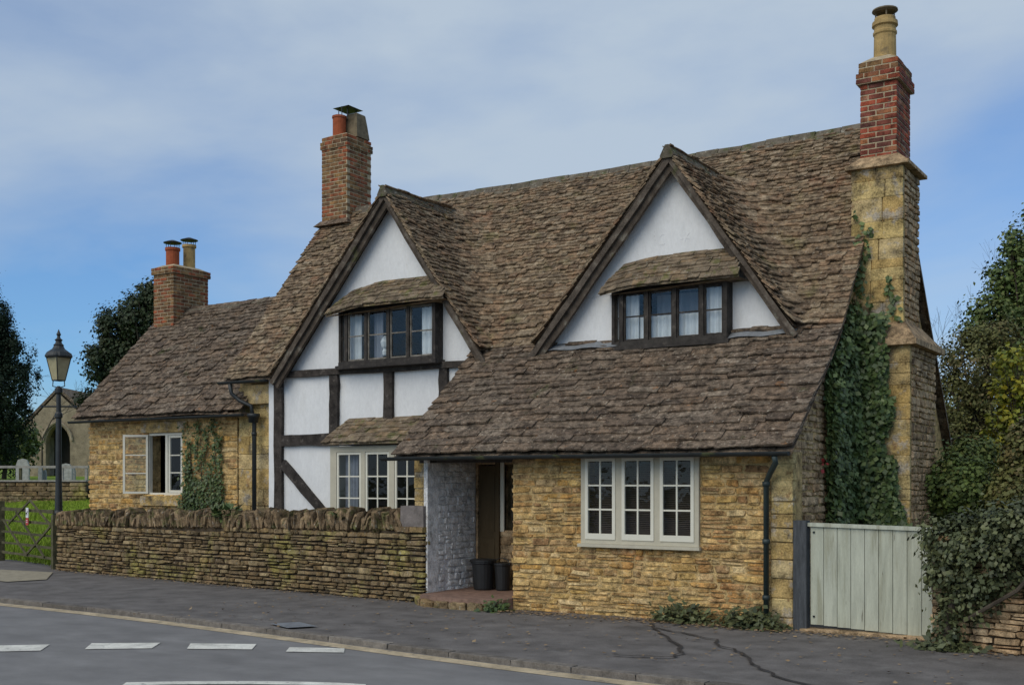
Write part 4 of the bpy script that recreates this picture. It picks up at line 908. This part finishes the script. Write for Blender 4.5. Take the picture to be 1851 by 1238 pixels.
# ================================================================ low wing at the left
wing = thing('cottage_wing', 'low single storey stone wing with an open white casement', 'cottage', (-18.6, 16.8, G))
WW = (-19.05, -17.97, 1.46, 2.74)
def wing_build():
    Yw = 15.76
    b = wall_body(-20.86,-16.42,-.3,3.05,Yw-.018,Yw+.35,[WW]); fw = b.build('front_wall', MORTAR, wing)
    rects = rubble(-20.9,-16.42,.55,3.02,(.075,.125),(.2,.42),[WW,(-19.2,-17.8,2.74,2.98)],seed=15,joint=.014)
    pieces('stone', STV, OCHRE, fw, rubble_mats(rects, (0,Yw-.028,0), (1,0,0), (0,-1,0), .10, (-.006,.014), .05, .3), 300, 'small_stones')
    one('lintel', ASHLAR, fw, 'box', -19.2,-17.8,Yw-.05,Yw+.1,2.75,2.96); one('sill', ASHLAR, fw, 'box', -19.15,-17.88,Yw-.10,Yw+.05,1.26,1.455)
    b = MB(); b.prism([(-20.86,Yw+.35,-.3),(-20.86,20.0,-.3),(-20.86,20.0,3.0),(-20.86,17.85,5.5),(-20.86,Yw+.35,3.4)], (.3,0,0)); b.build('end_wall', GREYRUBBLE, wing)
    one('back_wall', GREYRUBBLE, wing, 'box', -20.5,-16.4,19.7,20.0,-.3,3.0); one('ceiling', DARKIN, wing, 'box', -20.5,-16.4,16.1,17.6,2.95,3.0); one('partition', DARKIN, wing, 'box', -20.5,-20.4,16.1,17.6,-.3,2.95); one('inner_wall', DARKIN, wing, 'box', -20.5,-16.4,17.6,17.7,-.3,3.2)
    # roof
    y0, z0, y1, z1 = 15.40, 3.07, 17.85, 5.62; k = (z1-z0)/(y1-y0); mats = []; z = z0
    def warpw(p): return Vector((p.x, p.y, p.z+.035*noise.noise(Vector((p.x*.6,p.y*.6,3)))-.05*max(0,1-((p.x+18.6)/2.4)**2)*(p.z-z0)/(z1-z0)))
    global warp; old = warp; warp = warpw
    while z < z1-.03:
        f = (z-z0)/(z1-z0); ex = .165-.06*f; xr = -15.98 if z < 3.5 else -16.38; y = y0+(z-z0)/k
        lay_course([Vector((-20.98,y,z)), Vector((-18.5,y,z)), Vector((xr,y,z))], ex, (.2-.05*f,.42-.14*f), lambda tx: math.atan(k), .023, mats)
        z += ex*math.sin(math.atan(k))
    b = MB(); n = 24
    for i in range(n):
        f0, f1 = i/n, (i+1)/n; a = [warpw(Vector((-20.96+4.6*q/16, y0+(y1-y0)*f0, z0+(z1-z0)*f0))) for q in range(17)]; c = [warpw(Vector((-20.96+4.6*q/16, y0+(y1-y0)*f1, z0+(z1-z0)*f1))) for q in range(17)]
        b.add([p-Vector((0,0,.03)) for p in a+c], [(q, q+1, 18+q, 17+q) for q in range(16)], random.random())
    b.add([(-20.96,17.85,5.6),(-16.36,17.85,5.6),(-16.36,20.3,2.9),(-20.96,20.3,2.9)], [(0,1,2,3)]); b.box(-16.36,-15.98,15.42,15.75,3.0,3.06)
    rf = b.build('roof', SLATE, wing); pieces('slate', SLV, SLATE, rf, mats, 300, 'upper_slates')
    for i in range(11):
        a, c = warpw(Vector((-20.96+.417*i,17.85,z1))), warpw(Vector((-20.96+.417*(i+1)-.01,17.85,z1))); m = MB()
        m.prism([a+Vector((0,-.13,-.10)), a+Vector((0,-.03,.06)), a+Vector((0,.03,.06)), a+Vector((0,.13,-.10))], c-a); m.build('ridge_stone', RIDGE, rf)
    warp = old
    gutter(wing, -21.0,-15.86,15.33,3.02,.05)
    b = MB(); b.tube([(-15.82,15.5,3.0),(-15.78,15.56,2.9),(-15.78,15.56,-.1)], .042, 8)
    b.lathe([(.09,.0),(.10,.10),(.12,.11),(.12,.17)], (-15.78,15.54,2.86), 8); b.lathe([(.05,-.03),(.05,.03)], (-15.78,15.56,2.65), 8); b.build('downpipe', IRON, wing, True)
    # window: fixed light, dark gap, and a casement swung open
    y = Yw+.02; b = MB(); x0, x1, a0, a1 = WW
    b.box(x0,x1,y,y+.08,a0,a0+.06); b.box(x0,x1,y,y+.08,a1-.05,a1); b.box(x0,x0+.05,y+.001,y+.08,a0+.06,a1-.05); b.box(x1-.05,x1,y+.001,y+.08,a0+.06,a1-.05); b.box(-18.52,-18.45,y+.001,y+.08,a0+.06,a1-.05)
    w = b.build('window', WHITEPAINT, wing)
    casement(w, -18.44, x1-.055, a0+.065, a1-.055, y+.012, 1, 3, WHITEPAINT, .05, .022)
    ang = math.radians(180-18); m = Matrix.Translation((x0+.03,y-.01,0)) @ Matrix.Rotation(math.radians(-148), 4, 'Z')
    casement(w, 0, .52, a0+.04, a1-.03, 0, 1, 3, WHITEPAINT, .045, .022, rot=m)
    curtain(w, -18.72,-18.55,a0+.08,a1-.05,y+.18,GREYCURTAIN,3); curtain(w, -18.30,-18.02,a0+.08,a1-.05,y+.2,GREYCURTAIN,3)
    c1 = one('brick_chimney', BMORTAR, wing, 'box', -20.82,-20.24,17.48,18.42,4.5,5.3)
    brick_shaft(c1, -20.86,-20.20,17.44,18.46,5.15,6.42,BRICK); brick_shaft(c1, -20.90,-20.16,17.40,18.50,6.42,6.58,BRICK)
    flaunch(c1, -20.86,-20.2,17.44,18.46,6.58,.07)
    pot(c1, (-20.55,17.72,6.62), [(.15,0),(.15,.36),(.17,.37),(.17,.43),(.14,.44)], TERRA, (.155,.42)); pot(c1, (-20.5,18.16,6.62), [(.16,0),(.135,.06),(.135,.5),(.16,.51),(.16,.57)], BUFF, (.15,.55))
wing_build()

# ================================================================ garden wall
def garden_wall():
    A, B = Vector((-10.42,13.77,0)), Vector((-20.72,14.82,0)); du = (A-B).normalized(); dn = Vector((du.y,-du.x,0)); L_ = (A-B).length
    th = thing('garden_wall', 'mossy dry stone garden wall with upright cope stones beside the pavement', 'stone wall', (-15.5,14.3,G))
    top = lambda u: .84+.17*u/L_
    b = MB(); q = []
    for u in (0, L_-.06): p = B+du*u; q.append([p-dn*.05+Vector((0,0,-.2)), p-dn*.40+Vector((0,0,-.2)), p-dn*.40+Vector((0,0,top(u)-.01)), p-dn*.05+Vector((0,0,top(u)-.01))])
    b.add(q[0]+q[1], [(0,1,2,3),(7,6,5,4)]+[(k, 4+k, 4+(k+1) % 4, (k+1) % 4) for k in range(4)]); core = b.build('wall_core', DARKJOINT, th)
    rects = rubble(0, L_, -.14, 1.04, (.045,.105), (.11,.34), clip=lambda u, v: v < top(u)-.02, seed=41, split=.2, joint=.02)
    mats = rubble_mats(rects, B, du, dn, .16, (-.015,.035), .06, .22); mats.sort(key=lambda m: -m[0][3])
    pieces('stone', STV, DRYSTONE, th, mats, 300, 'far_stones')
    u = .02
    while u < L_-.55:
        w = random.uniform(.028,.09); h = random.uniform(.16,.38); r = random.gauss(.0,.24)+.2*math.sin(u*2.1)
        ax = du*math.cos(r)+Vector((0,0,1))*math.sin(r); az = Vector((0,0,1))*math.cos(r)-du*math.sin(r)
        piece('cope_stone', STV, COPE, th, basis(B+du*(u+w/2)-dn*(.2+random.uniform(-.03,.03))+Vector((0,0,top(u)+h*.42)), ax, -dn, az, w*1.05, .40+random.uniform(-.05,.05), h)); u += w*.93
    for u0, u1 in ((L_-.56,L_-.28),(L_-.28,L_)): piece('cap_stone', BKV, DRYSTONE, th, basis(B+du*(u0+u1)/2-dn*.08+Vector((0,0,1.02)), du, -dn, Vector((0,0,1)), u1-u0-.01, .22, .08))
    o = MB(); c = B+du*(L_-.26)-dn*.11; o.hexa([c+du*sx*.245+dn*sy*.10+Vector((0,0,z)) if z < 1.2 else c+du*sx*.235+dn*sy*.095+Vector((0,0,z)) for z in (1.062,1.38) for sx, sy in ((-1,1),(1,1),(1,-1),(-1,-1))])
    k = o.build('stone_block', BLOCK); tag(k, 'squared grey stone block resting on the end of the garden wall', 'stone block')
    # tufts on the coping
    P = []; 
    for uu, n in ((5.4,130),(5.55,90),(8.5,40)):
        c = B+du*uu-dn*.12+Vector((0,0,1.18)); P += [np.array(c)+RNG.normal(0,.05,(n,3))*[1.6,.8,.6]]
    P = np.concatenate(P); V, t = leaf_quads(P, np.tile([0,-.3,1.0],(len(P),1)), .09, RNG.random(len(P)), -.8, 2.2); raw('wall_plant', V, 4, t, IVYL, None, label='small green plant tuft growing in the top of the garden wall', cat='plant')
garden_wall()

# ================================================================ things in the porch
tb = thing('black_tub', 'round black plastic tub standing in the open porch', 'tub', (-9.95,14.7,.07))
one('body', TUB, tb, 'lathe', [(.14,0),(.15,.02),(.18,.40),(.20,.41),(.20,.45),(.17,.45),(.16,.38)], (-9.98,14.72,.075), 20); one('rim', TUB, tb, 'lathe', [(.19,.43),(.212,.435),(.212,.465),(.19,.47)], (-9.98,14.72,.075), 20)
tb = thing('black_bucket', 'smaller black bucket beside the tub in the porch', 'bucket', (-9.7,14.75,.07))
one('body', TUB, tb, 'lathe', [(.10,0),(.105,.02),(.125,.38),(.14,.39),(.14,.42),(.115,.42)], (-9.66,14.78,.075), 18); b = MB(); b.tube([(-9.66+.14*math.cos(a),14.78-.02,.475+.1*math.sin(a)) for a in [k*math.pi/8 for k in range(9)]], .007, 5); b.build('handle', IRON, tb)

# ================================================================ boarded gate, right wall and ivy
gt = thing('boarded_gate', 'pale green vertically boarded wooden gate with worn lower edge', 'gate', (-3.8,13.85,G))
x = -4.50; i = 0
while x < -2.98:
    w = .165; b = MB(); zt = 1.20-.02*(x+4.5); zb = .0-.045*(x+4.5)
    b.hexa([(x,13.80,zb),(x+w-.007,13.80,zb),(x+w-.007,13.825,zb),(x,13.825,zb),(x,13.80,zt),(x+w-.007,13.80,zt),(x+w-.007,13.825,zt),(x,13.825,zt)]); b.build('board', GATEPAINT, gt); x += w
one('top_rail', GATEPAINT, gt, 'hexa', [(-4.53,13.77,1.20),(-2.95,13.77,1.17),(-2.95,13.86,1.17),(-4.53,13.86,1.20),(-4.53,13.77,1.245),(-2.95,13.77,1.215),(-2.95,13.86,1.215),(-4.53,13.86,1.245)])
for z in (.2,.95): one('back_rail', GATEPAINT, gt, 'box', -4.5,-2.98,13.826,13.87,z,z+.09)
one('gate_post', GATEPOST, gt, 'box', -4.70,-4.535,13.74,13.88,-.2,1.27)
for z in (1.13,.1): one('bolt', IRON, gt, 'lathe', [(.014,-.01),(.014,.01)], (-4.46,13.795,z), 8)
th_ = one('gate_threshold', GREYRUBBLE, None, 'box', -4.6,-2.9,13.68,13.95,-.2,-.05); tag(th_, 'low stone threshold under the boarded gate', 'threshold')
rw = thing('rubble_wall', 'low rubble stone wall right of the gate under hanging ivy', 'stone wall', (-2.2,12.9,G))
A, B = Vector((-2.95,13.2,0)), Vector((6.4,11.35,0)); du = (B-A).normalized(); dn = Vector((du.y,-du.x,0))
b = MB(); b.hexa([A-dn*.05+Vector((0,0,-.2)), B-dn*.05+Vector((0,0,-.2)), B-dn*.4+Vector((0,0,-.2)), A-dn*.4+Vector((0,0,-.2)), A-dn*.05+Vector((0,0,1.1)), B-dn*.05+Vector((0,0,1.25)), B-dn*.4+Vector((0,0,1.25)), A-dn*.4+Vector((0,0,1.1))]); b.build('wall_core', DARKJOINT, rw)
pieces('stone', STV, GREYRUBBLE, rw, rubble_mats(rubble(0,9.5,-.14,1.15,(.05,.11),(.13,.32),seed=51,joint=.016), A, du, dn, .14, (0,.03)), 300)
sp = one('stone_post', ASHLAR, None, 'hexa', [A+du*s+dn*t+Vector((0,0,z)) for z in (-.2,1.5) for s, t in ((1.10,.10),(1.45,.10),(1.45,-.25),(1.10,-.25))]); tag(sp, 'pale squared stone post at the right edge of the picture', 'post')
def ivy_sheet(fns, dens, mat, size):
    P, Nn = [], []
    for (f, n, nr) in fns:
        for _ in range(n):
            p = f()
            if p is None: continue
            P.append(p); Nn.append(nr)
    P = np.array(P); Nn = np.array(Nn, float); T = np.array([noise.noise(Vector(p)*1.7) for p in P])*.6+RNG.random(len(P))*.55
    return leaf_quads(P, Nn, size, T % 1, 1.2)
def gable_ivy():
    def side():
        y = random.uniform(14.9,16.5); z = random.uniform(.0,4.9)
        e = .16*noise.noise(Vector((y*2,z*1.5,0)))
        left = 15.12+(max(0,z-3.0))*.50+e*1.0; lim = 2.22+(y-13.9)*.95-.18
        if y < left or z > lim or (z > 3.7 and random.random() < .55+(z-3.7)*.4): return None
        return (-4.72+abs(random.gauss(0,.07))+.05*noise.noise(Vector((y*3,z*3,2))), y, z)
    def front():
        x = random.uniform(-4.75,-3.85); z = random.uniform(0,4.1); e = .2*noise.noise(Vector((x*3,z*1.6,4)))
        edge = -4.30+max(0,(1.9-z))*.14+max(0,2.9-z)*.11+e*1.0
        if z > 3.55 and random.random() < .45: return None
        if x > edge: return None
        return (x, 16.40-abs(random.gauss(0,.08)), z)
    def tendril():
        k = random.randrange(3); t = random.random(); z = 3.8+t*(2.0,1.6,.9)[k]; xx = (-4.76,-4.62,-4.25)[k]+.05*math.sin(z*5); return (xx+random.gauss(0,.035*(1.3-t)), 16.61-abs(random.gauss(0,.02)), z)
    t = thing('gable_ivy', 'dark glossy ivy climbing the gable end and foot of the stone chimney', 'ivy', (-4.6,16.2,G))
    V, tt = ivy_sheet([(side,30000,(1,-.2,.35)),(front,20000,(.2,-1,.35)),(tendril,170,(.2,-1,.3))], 1, IVYL, .07); raw('leaves', V, 4, tt, IVYL, t, kind='stuff')
    b = MB()
    for y in (15.4,15.8,16.2): b.tube([(-4.70,y,-.1),(-4.70,y+.1,1),(-4.69,y+.05,2.2),(-4.69,y+.25,3.2)], [.03,.025,.018,.008], 5)
    b.build('stems', BARK, t)
gable_ivy()
def gate_ivy():
    ells = [(-2.62,13.25,1.10,.50,.34,.26),(-2.35,13.05,.88,.46,.30,.36),(-2.0,13.0,1.22,.5,.36,.30),(-2.74,13.2,.72,.27,.25,.28),(-2.74,13.05,.20,.10,.10,.34),(-1.4,13.0,1.45,.6,.36,.36),(-2.52,13.1,.52,.26,.2,.24)]
    t = thing('hanging_ivy', 'dense dark ivy clump hanging over the end of the boarded gate', 'ivy', (-2.7,13.1,G))
    P, Nn, tt = crown_points(ells, 520, 40, .11); V, tt = leaf_quads(P, Nn, .048, tt, .8); raw('leaves', V, 4, tt, IVYD, t, kind='stuff')
    b = MB(); b.tube([(-2.75,13.0,-.15),(-2.72,13.02,.3),(-2.6,13.05,.7),(-2.4,13.1,1.0)], [.05,.04,.03,.02], 6); b.tube([(-2.55,12.98,.25),(-2.3,12.86,.42),(-2.0,12.82,.62),(-1.85,12.8,.8)], .022, 6); b.build('stems', BARK, t)
gate_ivy()
def wing_ivy():
    def f():
        x = random.uniform(-18.0,-16.55); z = random.uniform(.9,2.95); e = noise.noise(Vector((x*4,z*1.2,7)))
        if z > 1.95+.5*e and random.random() < .88: return None
        if x < -17.92+.12*e or x > -16.75+.14*noise.noise(Vector((z*3,1,1))): return None
        return (x, 15.70-abs(random.gauss(0,.045)), z)
    def fing():
        k = random.randrange(5); t = random.random(); xx = (-17.75,-17.5,-17.25,-17.0,-16.85)[k]; return (xx+random.gauss(0,.03)+.04*math.sin(t*9+k), 15.69-abs(random.gauss(0,.02)), 2.0+t*(.55,.95,.8,1.0,.6)[k])
    t = thing('wing_ivy', 'patch of ivy on the stone wall right of the open casement', 'ivy', (-17.3,15.7,G))
    V, tt = ivy_sheet([(f,4600,(0,-1,.35)),(fing,420,(0,-1,.3))], 1, IVYL, .055); raw('leaves', V, 4, tt, IVYL, t, kind='stuff')
    b = MB()
    for x in (-17.7,-17.4,-17.0): b.tube([(x,15.70,.2),(x+.05,15.70,1.2),(x,15.70,2.6)], [.02,.015,.006], 5)
    b.build('stems', BARK, t)
wing_ivy()
def weed(name, label, x, y, r, h, n, mat):
    P = np.array([(x+random.gauss(0,r*.5), y+random.gauss(0,.09), G+abs(random.gauss(0,h*.5))) for _ in range(n)])
    t = thing(name, label, 'plant', (x,y,G)); V, tt = leaf_quads(P, np.tile([0,-.5,1.0],(n,1)), .055, RNG.random(n), .3, 1.8); raw('leaves', V, 4, tt, mat, t)
    b = MB()
    for _ in range(14): a = random.gauss(0,r*.45); b.tube([(x+a*.4,y,G-.02),(x+a,y+random.gauss(0,.06),G+h*random.uniform(.5,1.1))], [.006,.003], 4, cap=False)
    b.build('stems', BARK, t)
weed('weed', 'dark straggly weed at the wall foot below the front window', -6.15,13.68,.36,.20,650,IVYD)
weed('weed', 'low leafy green weed at the foot of the front downpipe', -5.2,13.64,.34,.19,900,IVYD)
weed('weed', 'thin weed tuft beside the stone step of the porch', -8.95,13.5,.16,.12,220,IVYL)
weed('weed', 'weeds and leaf litter at the right foot of the gate', -2.75,12.95,.35,.09,320,IVYD)
P = np.array([(-4.70+random.uniform(0,.03), 14.98+random.gauss(0,.03), 1.98+random.gauss(0,.05)) for _ in range(6)])
V_, t_ = leaf_quads(P, np.tile([1.0,-.6,.3],(6,1)), .05, RNG.random(6), .8); raw('red_creeper', V_, 4, t_, leaf_mat('red_leaf', [(0.30,0.02,0.02),(0.22,0.03,0.025)]), None, label='tiny sprig of red creeper leaves on the end wall beside the ivy', cat='creeper')
def litter():
    P = []
    for _ in range(1500):
        k = random.random()
        if k < .55: x = random.uniform(-8.8,-2.0); y = 13.62-abs(random.gauss(0,.22))-(max(0,x+3.2)*.5)
        elif k < .8: u = random.random(); x = -10.4-10.2*u; y = 13.72+1.05*u-abs(random.gauss(0,.14))
        else: x = random.uniform(-13,-2.2); y = random.uniform(10.4,13.4)
        P.append((x, y, G+.022))
    P = np.array(P); V, tt = leaf_quads(P, np.tile([0,0,2.5],(len(P),1)), .042, RNG.random(len(P)), 0); V[:,2] = np.maximum(V[:,2], G+.013); raw('fallen_leaves', V, 4, tt, DRYL, None, kind='stuff', label='dry brown fallen leaves scattered on the pavement', cat='leaves')
litter()

# ================================================================ street lamp, field gate, fence, church
def lamp():
    c = at(106, 870, 24.6); x, y = c.x, c.y; t = thing('street_lamp', 'old black iron street lamp with a tapered glass lantern', 'street lamp', (x,y,0))
    L0 = .45
    one('column', IRON, t, 'lathe', [(.15,-.3),(.15,.25+L0),(.11,.30+L0),(.12,.62+L0),(.08,.68+L0),(.066,1.2+L0),(.056,3.1),(.08,3.13),(.08,3.2),(.05,3.25),(.046,3.62),(.08,3.66),(.08,3.74),(.03,3.8)], (x,y,0), 14, smooth=False)
    b = MB(); rt = Vector((FY,-FX,0)); p = Vector((x,y,3.36)); b.tube([p-rt*.36,p+rt*.36], .018, 6); b.lathe([(.03,-.03),(.03,.03)], p-rt*.36, 6); b.lathe([(.03,-.03),(.03,.03)], p+rt*.36, 6); b.build('ladder_bar', IRON, t)
    zb, zt, rb, rt_ = 3.92, 4.42, .13, .25; fr = MB(); pn = []
    for k in range(4):
        a0, a1 = math.radians(33+90*k+12), math.radians(33+90*(k+1)+12); q = [Vector((x+r*math.cos(a), y+r*math.sin(a), z)) for r, z, a in ((rb,zb,a0),(rb,zb,a1),(rt_,zt,a1),(rt_,zt,a0))]
        one('lantern_pane', LANTGLASS, t, 'add', q, [(0,1,2,3)]); fr.tube([q[0],q[3]], .012, 5); fr.tube([q[0],q[1]], .014, 5); fr.tube([q[3],q[2]], .022, 5)
        m = q[3].lerp(q[2], .5); fr.lathe([(.03,0),(.035,.03),(.005,.09)], (q[3].x,q[3].y,zt), 6)
    for s in (-1,1): rv = Vector((FY,-FX,0)); fr.tube([Vector((x,y,3.76)), Vector((x,y,3.8))+rv*s*.13, Vector((x,y,3.92))+rv*s*.12], .012, 5)
    fr.build('lantern_frame', IRON, t)
    one('lantern_roof', IRON, t, 'lathe', [(.27,4.41),(.28,4.44),(.24,4.52),(.13,4.60),(.10,4.66),(.11,4.68),(.07,4.72),(.06,4.76),(.085,4.79),(.04,4.83),(.03,4.87),(.05,4.91),(.03,4.95),(.004,5.02)], (x,y,0), 12)
lamp()
def field_gate():
    p = Vector((-21.0,14.98,0)); d = Vector((-.963,.27,0)); n = Vector((-.27,-.963,0)); t = thing('field_gate', 'old dark wooden field gate with crossed braces in front of the grass', 'gate', p)
    e = p+d*3.3; Z = lambda z: Vector((0,0,z))
    one('gate_post', OLDWOOD, t, 'beam', p+Z(-.2), p+Z(1.05), .11, .11, n, seg=3, jit=.006); one('gate_post', OLDWOOD, t, 'beam', e+d*.1+Z(-.2), e+d*.1+Z(1.3), .13, .13, n, seg=3, jit=.006)
    for z, w in ((1.12,.075),(.86,.05),(.60,.05),(.35,.05),(.13,.05)): one('bar', OLDWOOD, t, 'beam', p+d*.06+Z(z), e+Z(z), w, .04, n, seg=6, jit=.006)
    for a, z0, c, z1 in ((.1,.82,1.35,1.34),(1.35,1.34,2.75,.80),(.1,.82,1.6,.15),(1.6,.15,3.1,.86),(.5,.15,2.3,1.1)): one('brace', OLDWOOD, t, 'beam', p+d*a+n*.04+Z(z0), p+d*c+n*.04+Z(z1), .045, .03, n, seg=3, jit=.005)
    s = thing('gate_sign', 'small white and red notice fixed to the field gate', 'sign', p+d*1.45+Z(1.0)); c = p+d*1.42+n*.08
    def plate(name, mat, z0, z1, w, off): one(name, mat, s, 'beam', c+n*off+Z(z0), c+n*off+Z(z1), w, .012, n)
    plate('white_plate', SIGNW, .96, 1.18, .15, 0); plate('red_plate', SIGNR, .80, .957, .15, 0)
    b = MB(); q = c+n*.009; rt = -d
    for (u, z, w, h) in ((-.02,1.06,.07,.025),(.03,1.09,.03,.03),(-.045,1.035,.014,.04),(.012,1.035,.014,.04)): b.beam(q+rt*u+Z(z-h/2), q+rt*u+Z(z+h/2), w, .004, n)
    b.build('pictogram', SIGNK, s); b = MB()
    for z in (.90,.86): b.beam(q-d*.05+Z(z), q+d*.05+Z(z), .012, .004, n)
    b.build('lettering', SIGNW, s)
field_gate()
def churchyard():
    a, c = at(-60,870,33), at(160,870,33); a.z = c.z = 0; d = (c-a).normalized(); n = Vector((d.y,-d.x,0)); L_ = (c-a).length; Z = lambda z: Vector((0,0,z))
    w = thing('churchyard_wall', 'low brown stone wall above the grass bank behind the field gate', 'stone wall', a.lerp(c,.5)+Z(1)); one('wall_core', DARKJOINT, w, 'beam', a+Z(1.3), c+Z(1.3), .9, .3, n)
    pieces('stone', STV, DRYSTONE, w, rubble_mats(rubble(0,L_,.9,1.72,(.09,.16),(.2,.5),seed=61), a+n*.19, d, n, .14), 300); one('coping', RAILWOOD, w, 'beam', a+Z(1.77), c+Z(1.77), .05, .45, n)
    f = thing('rail_fence', 'pale weathered timber rail fence on top of the churchyard wall', 'fence', a.lerp(c,.5)+Z(1.8)); one('top_rail', RAILWOOD, f, 'beam', a+Z(2.17), c+Z(2.17), .07, .10, n)
    for u in (.3,1.55,2.75,3.45): one('post', RAILWOOD if u != 1.55 else OLDWOOD, f, 'beam', a+d*u+Z(1.79), a+d*u+Z(2.135), .07, .07, n)
    for i, (px, py, dd, wd, h) in enumerate(((40,850,40,.45,.95),(72,850,42,.14,.7),(80,850,44,.12,.6),(118,850,41,.45,.8),(128,850,43,.3,.7))):
        p = at(px, 870, dd); p.z = 1.6; m = MB(); r = Vector((FY,-FX,0)); pr = [p+r*wd*u+Z(v) for u, v in ((-.5,0),(.5,0),(.5,h*.75),(.35,h*.95),(0,h),(-.35,h*.95),(-.5,h*.75))]; m.prism(pr, Vector((FX,FY,0))*.1)
        o = m.build('headstone', HEADSTONE); tag(o, ['broad pale headstone behind the rail fence near the yew','narrow headstone in the middle of the churchyard','thin far headstone beside the church door','wide headstone just right of the street lamp','leaning grey headstone nearest the cottage wing'][i], 'headstone', 'headstones in the churchyard')
    # flower and box-like red object omitted: too small to read
    d0 = 58; cc = at(108,870,d0); fw = Vector((FX,FY,0)); rt = Vector((FY,-FX,0)); ch_ = thing('church', 'pale limestone church porch with a pointed arch beyond the churchyard', 'church', cc+Z(1.5)-Vector((0,0,cc.z)))
    P = lambda u, z: cc+rt*u+Z(z-cc.z)
    arch = [(-.62,1.2),(-.62,3.7)]+[(-.62+.62*math.sin(k*math.pi/12)**1*1.0*(k/6)**.0*(1-math.cos(k*math.pi/12)) ,3.7+.95*math.sin(k*math.pi/12)) for k in range(1,6)]+[(0,4.65)]
    arch = [(-.62,1.2),(-.62,3.7),(-.57,4.0),(-.45,4.28),(-.26,4.5),(0,4.68)]; right = [(-u, z) for u, z in arch[::-1][1:]]
    out = [(-2.0,1.2)]+arch+right+[(2.3,1.2),(2.3,4.1),(0,6.25),(-2.0,4.15)]
    one('front_wall', CHURCH, ch_, 'prism', [P(u+(-.1),z) for u, z in out], fw*.5); one('doorway', DARKIN, ch_, 'add', [P(-.8,1.2)+fw*1.3,P(.7,1.2)+fw*1.3,P(.7,4.8)+fw*1.3,P(-.8,4.8)+fw*1.3], [(0,1,2,3)])
    one('side_wall', CHURCH, ch_, 'prism', [P(-2.09,1.2),P(-1.7,1.2),P(-1.7,4.1),P(-2.09,4.1)], fw*7)
    b = MB(); b.prism([P(-2.35,4.0),P(-.1,6.38),P(-.1,6.55),P(-2.45,4.12)], fw*8); b.prism([P(2.55,4.0),P(-.099,6.38),P(-.099,6.55),P(2.65,4.12)], fw*8); b.build('roof', SLATE, ch_)
    b = MB(); hp = [P(u-.1,z)-fw*.06 for u, z in [(q[0]*1.2, q[1]+.12) for q in arch[1:]+right[:-1]]]; b.tube(hp, .07, 6); b.build('arch_moulding', CHURCH, ch_)
churchyard()
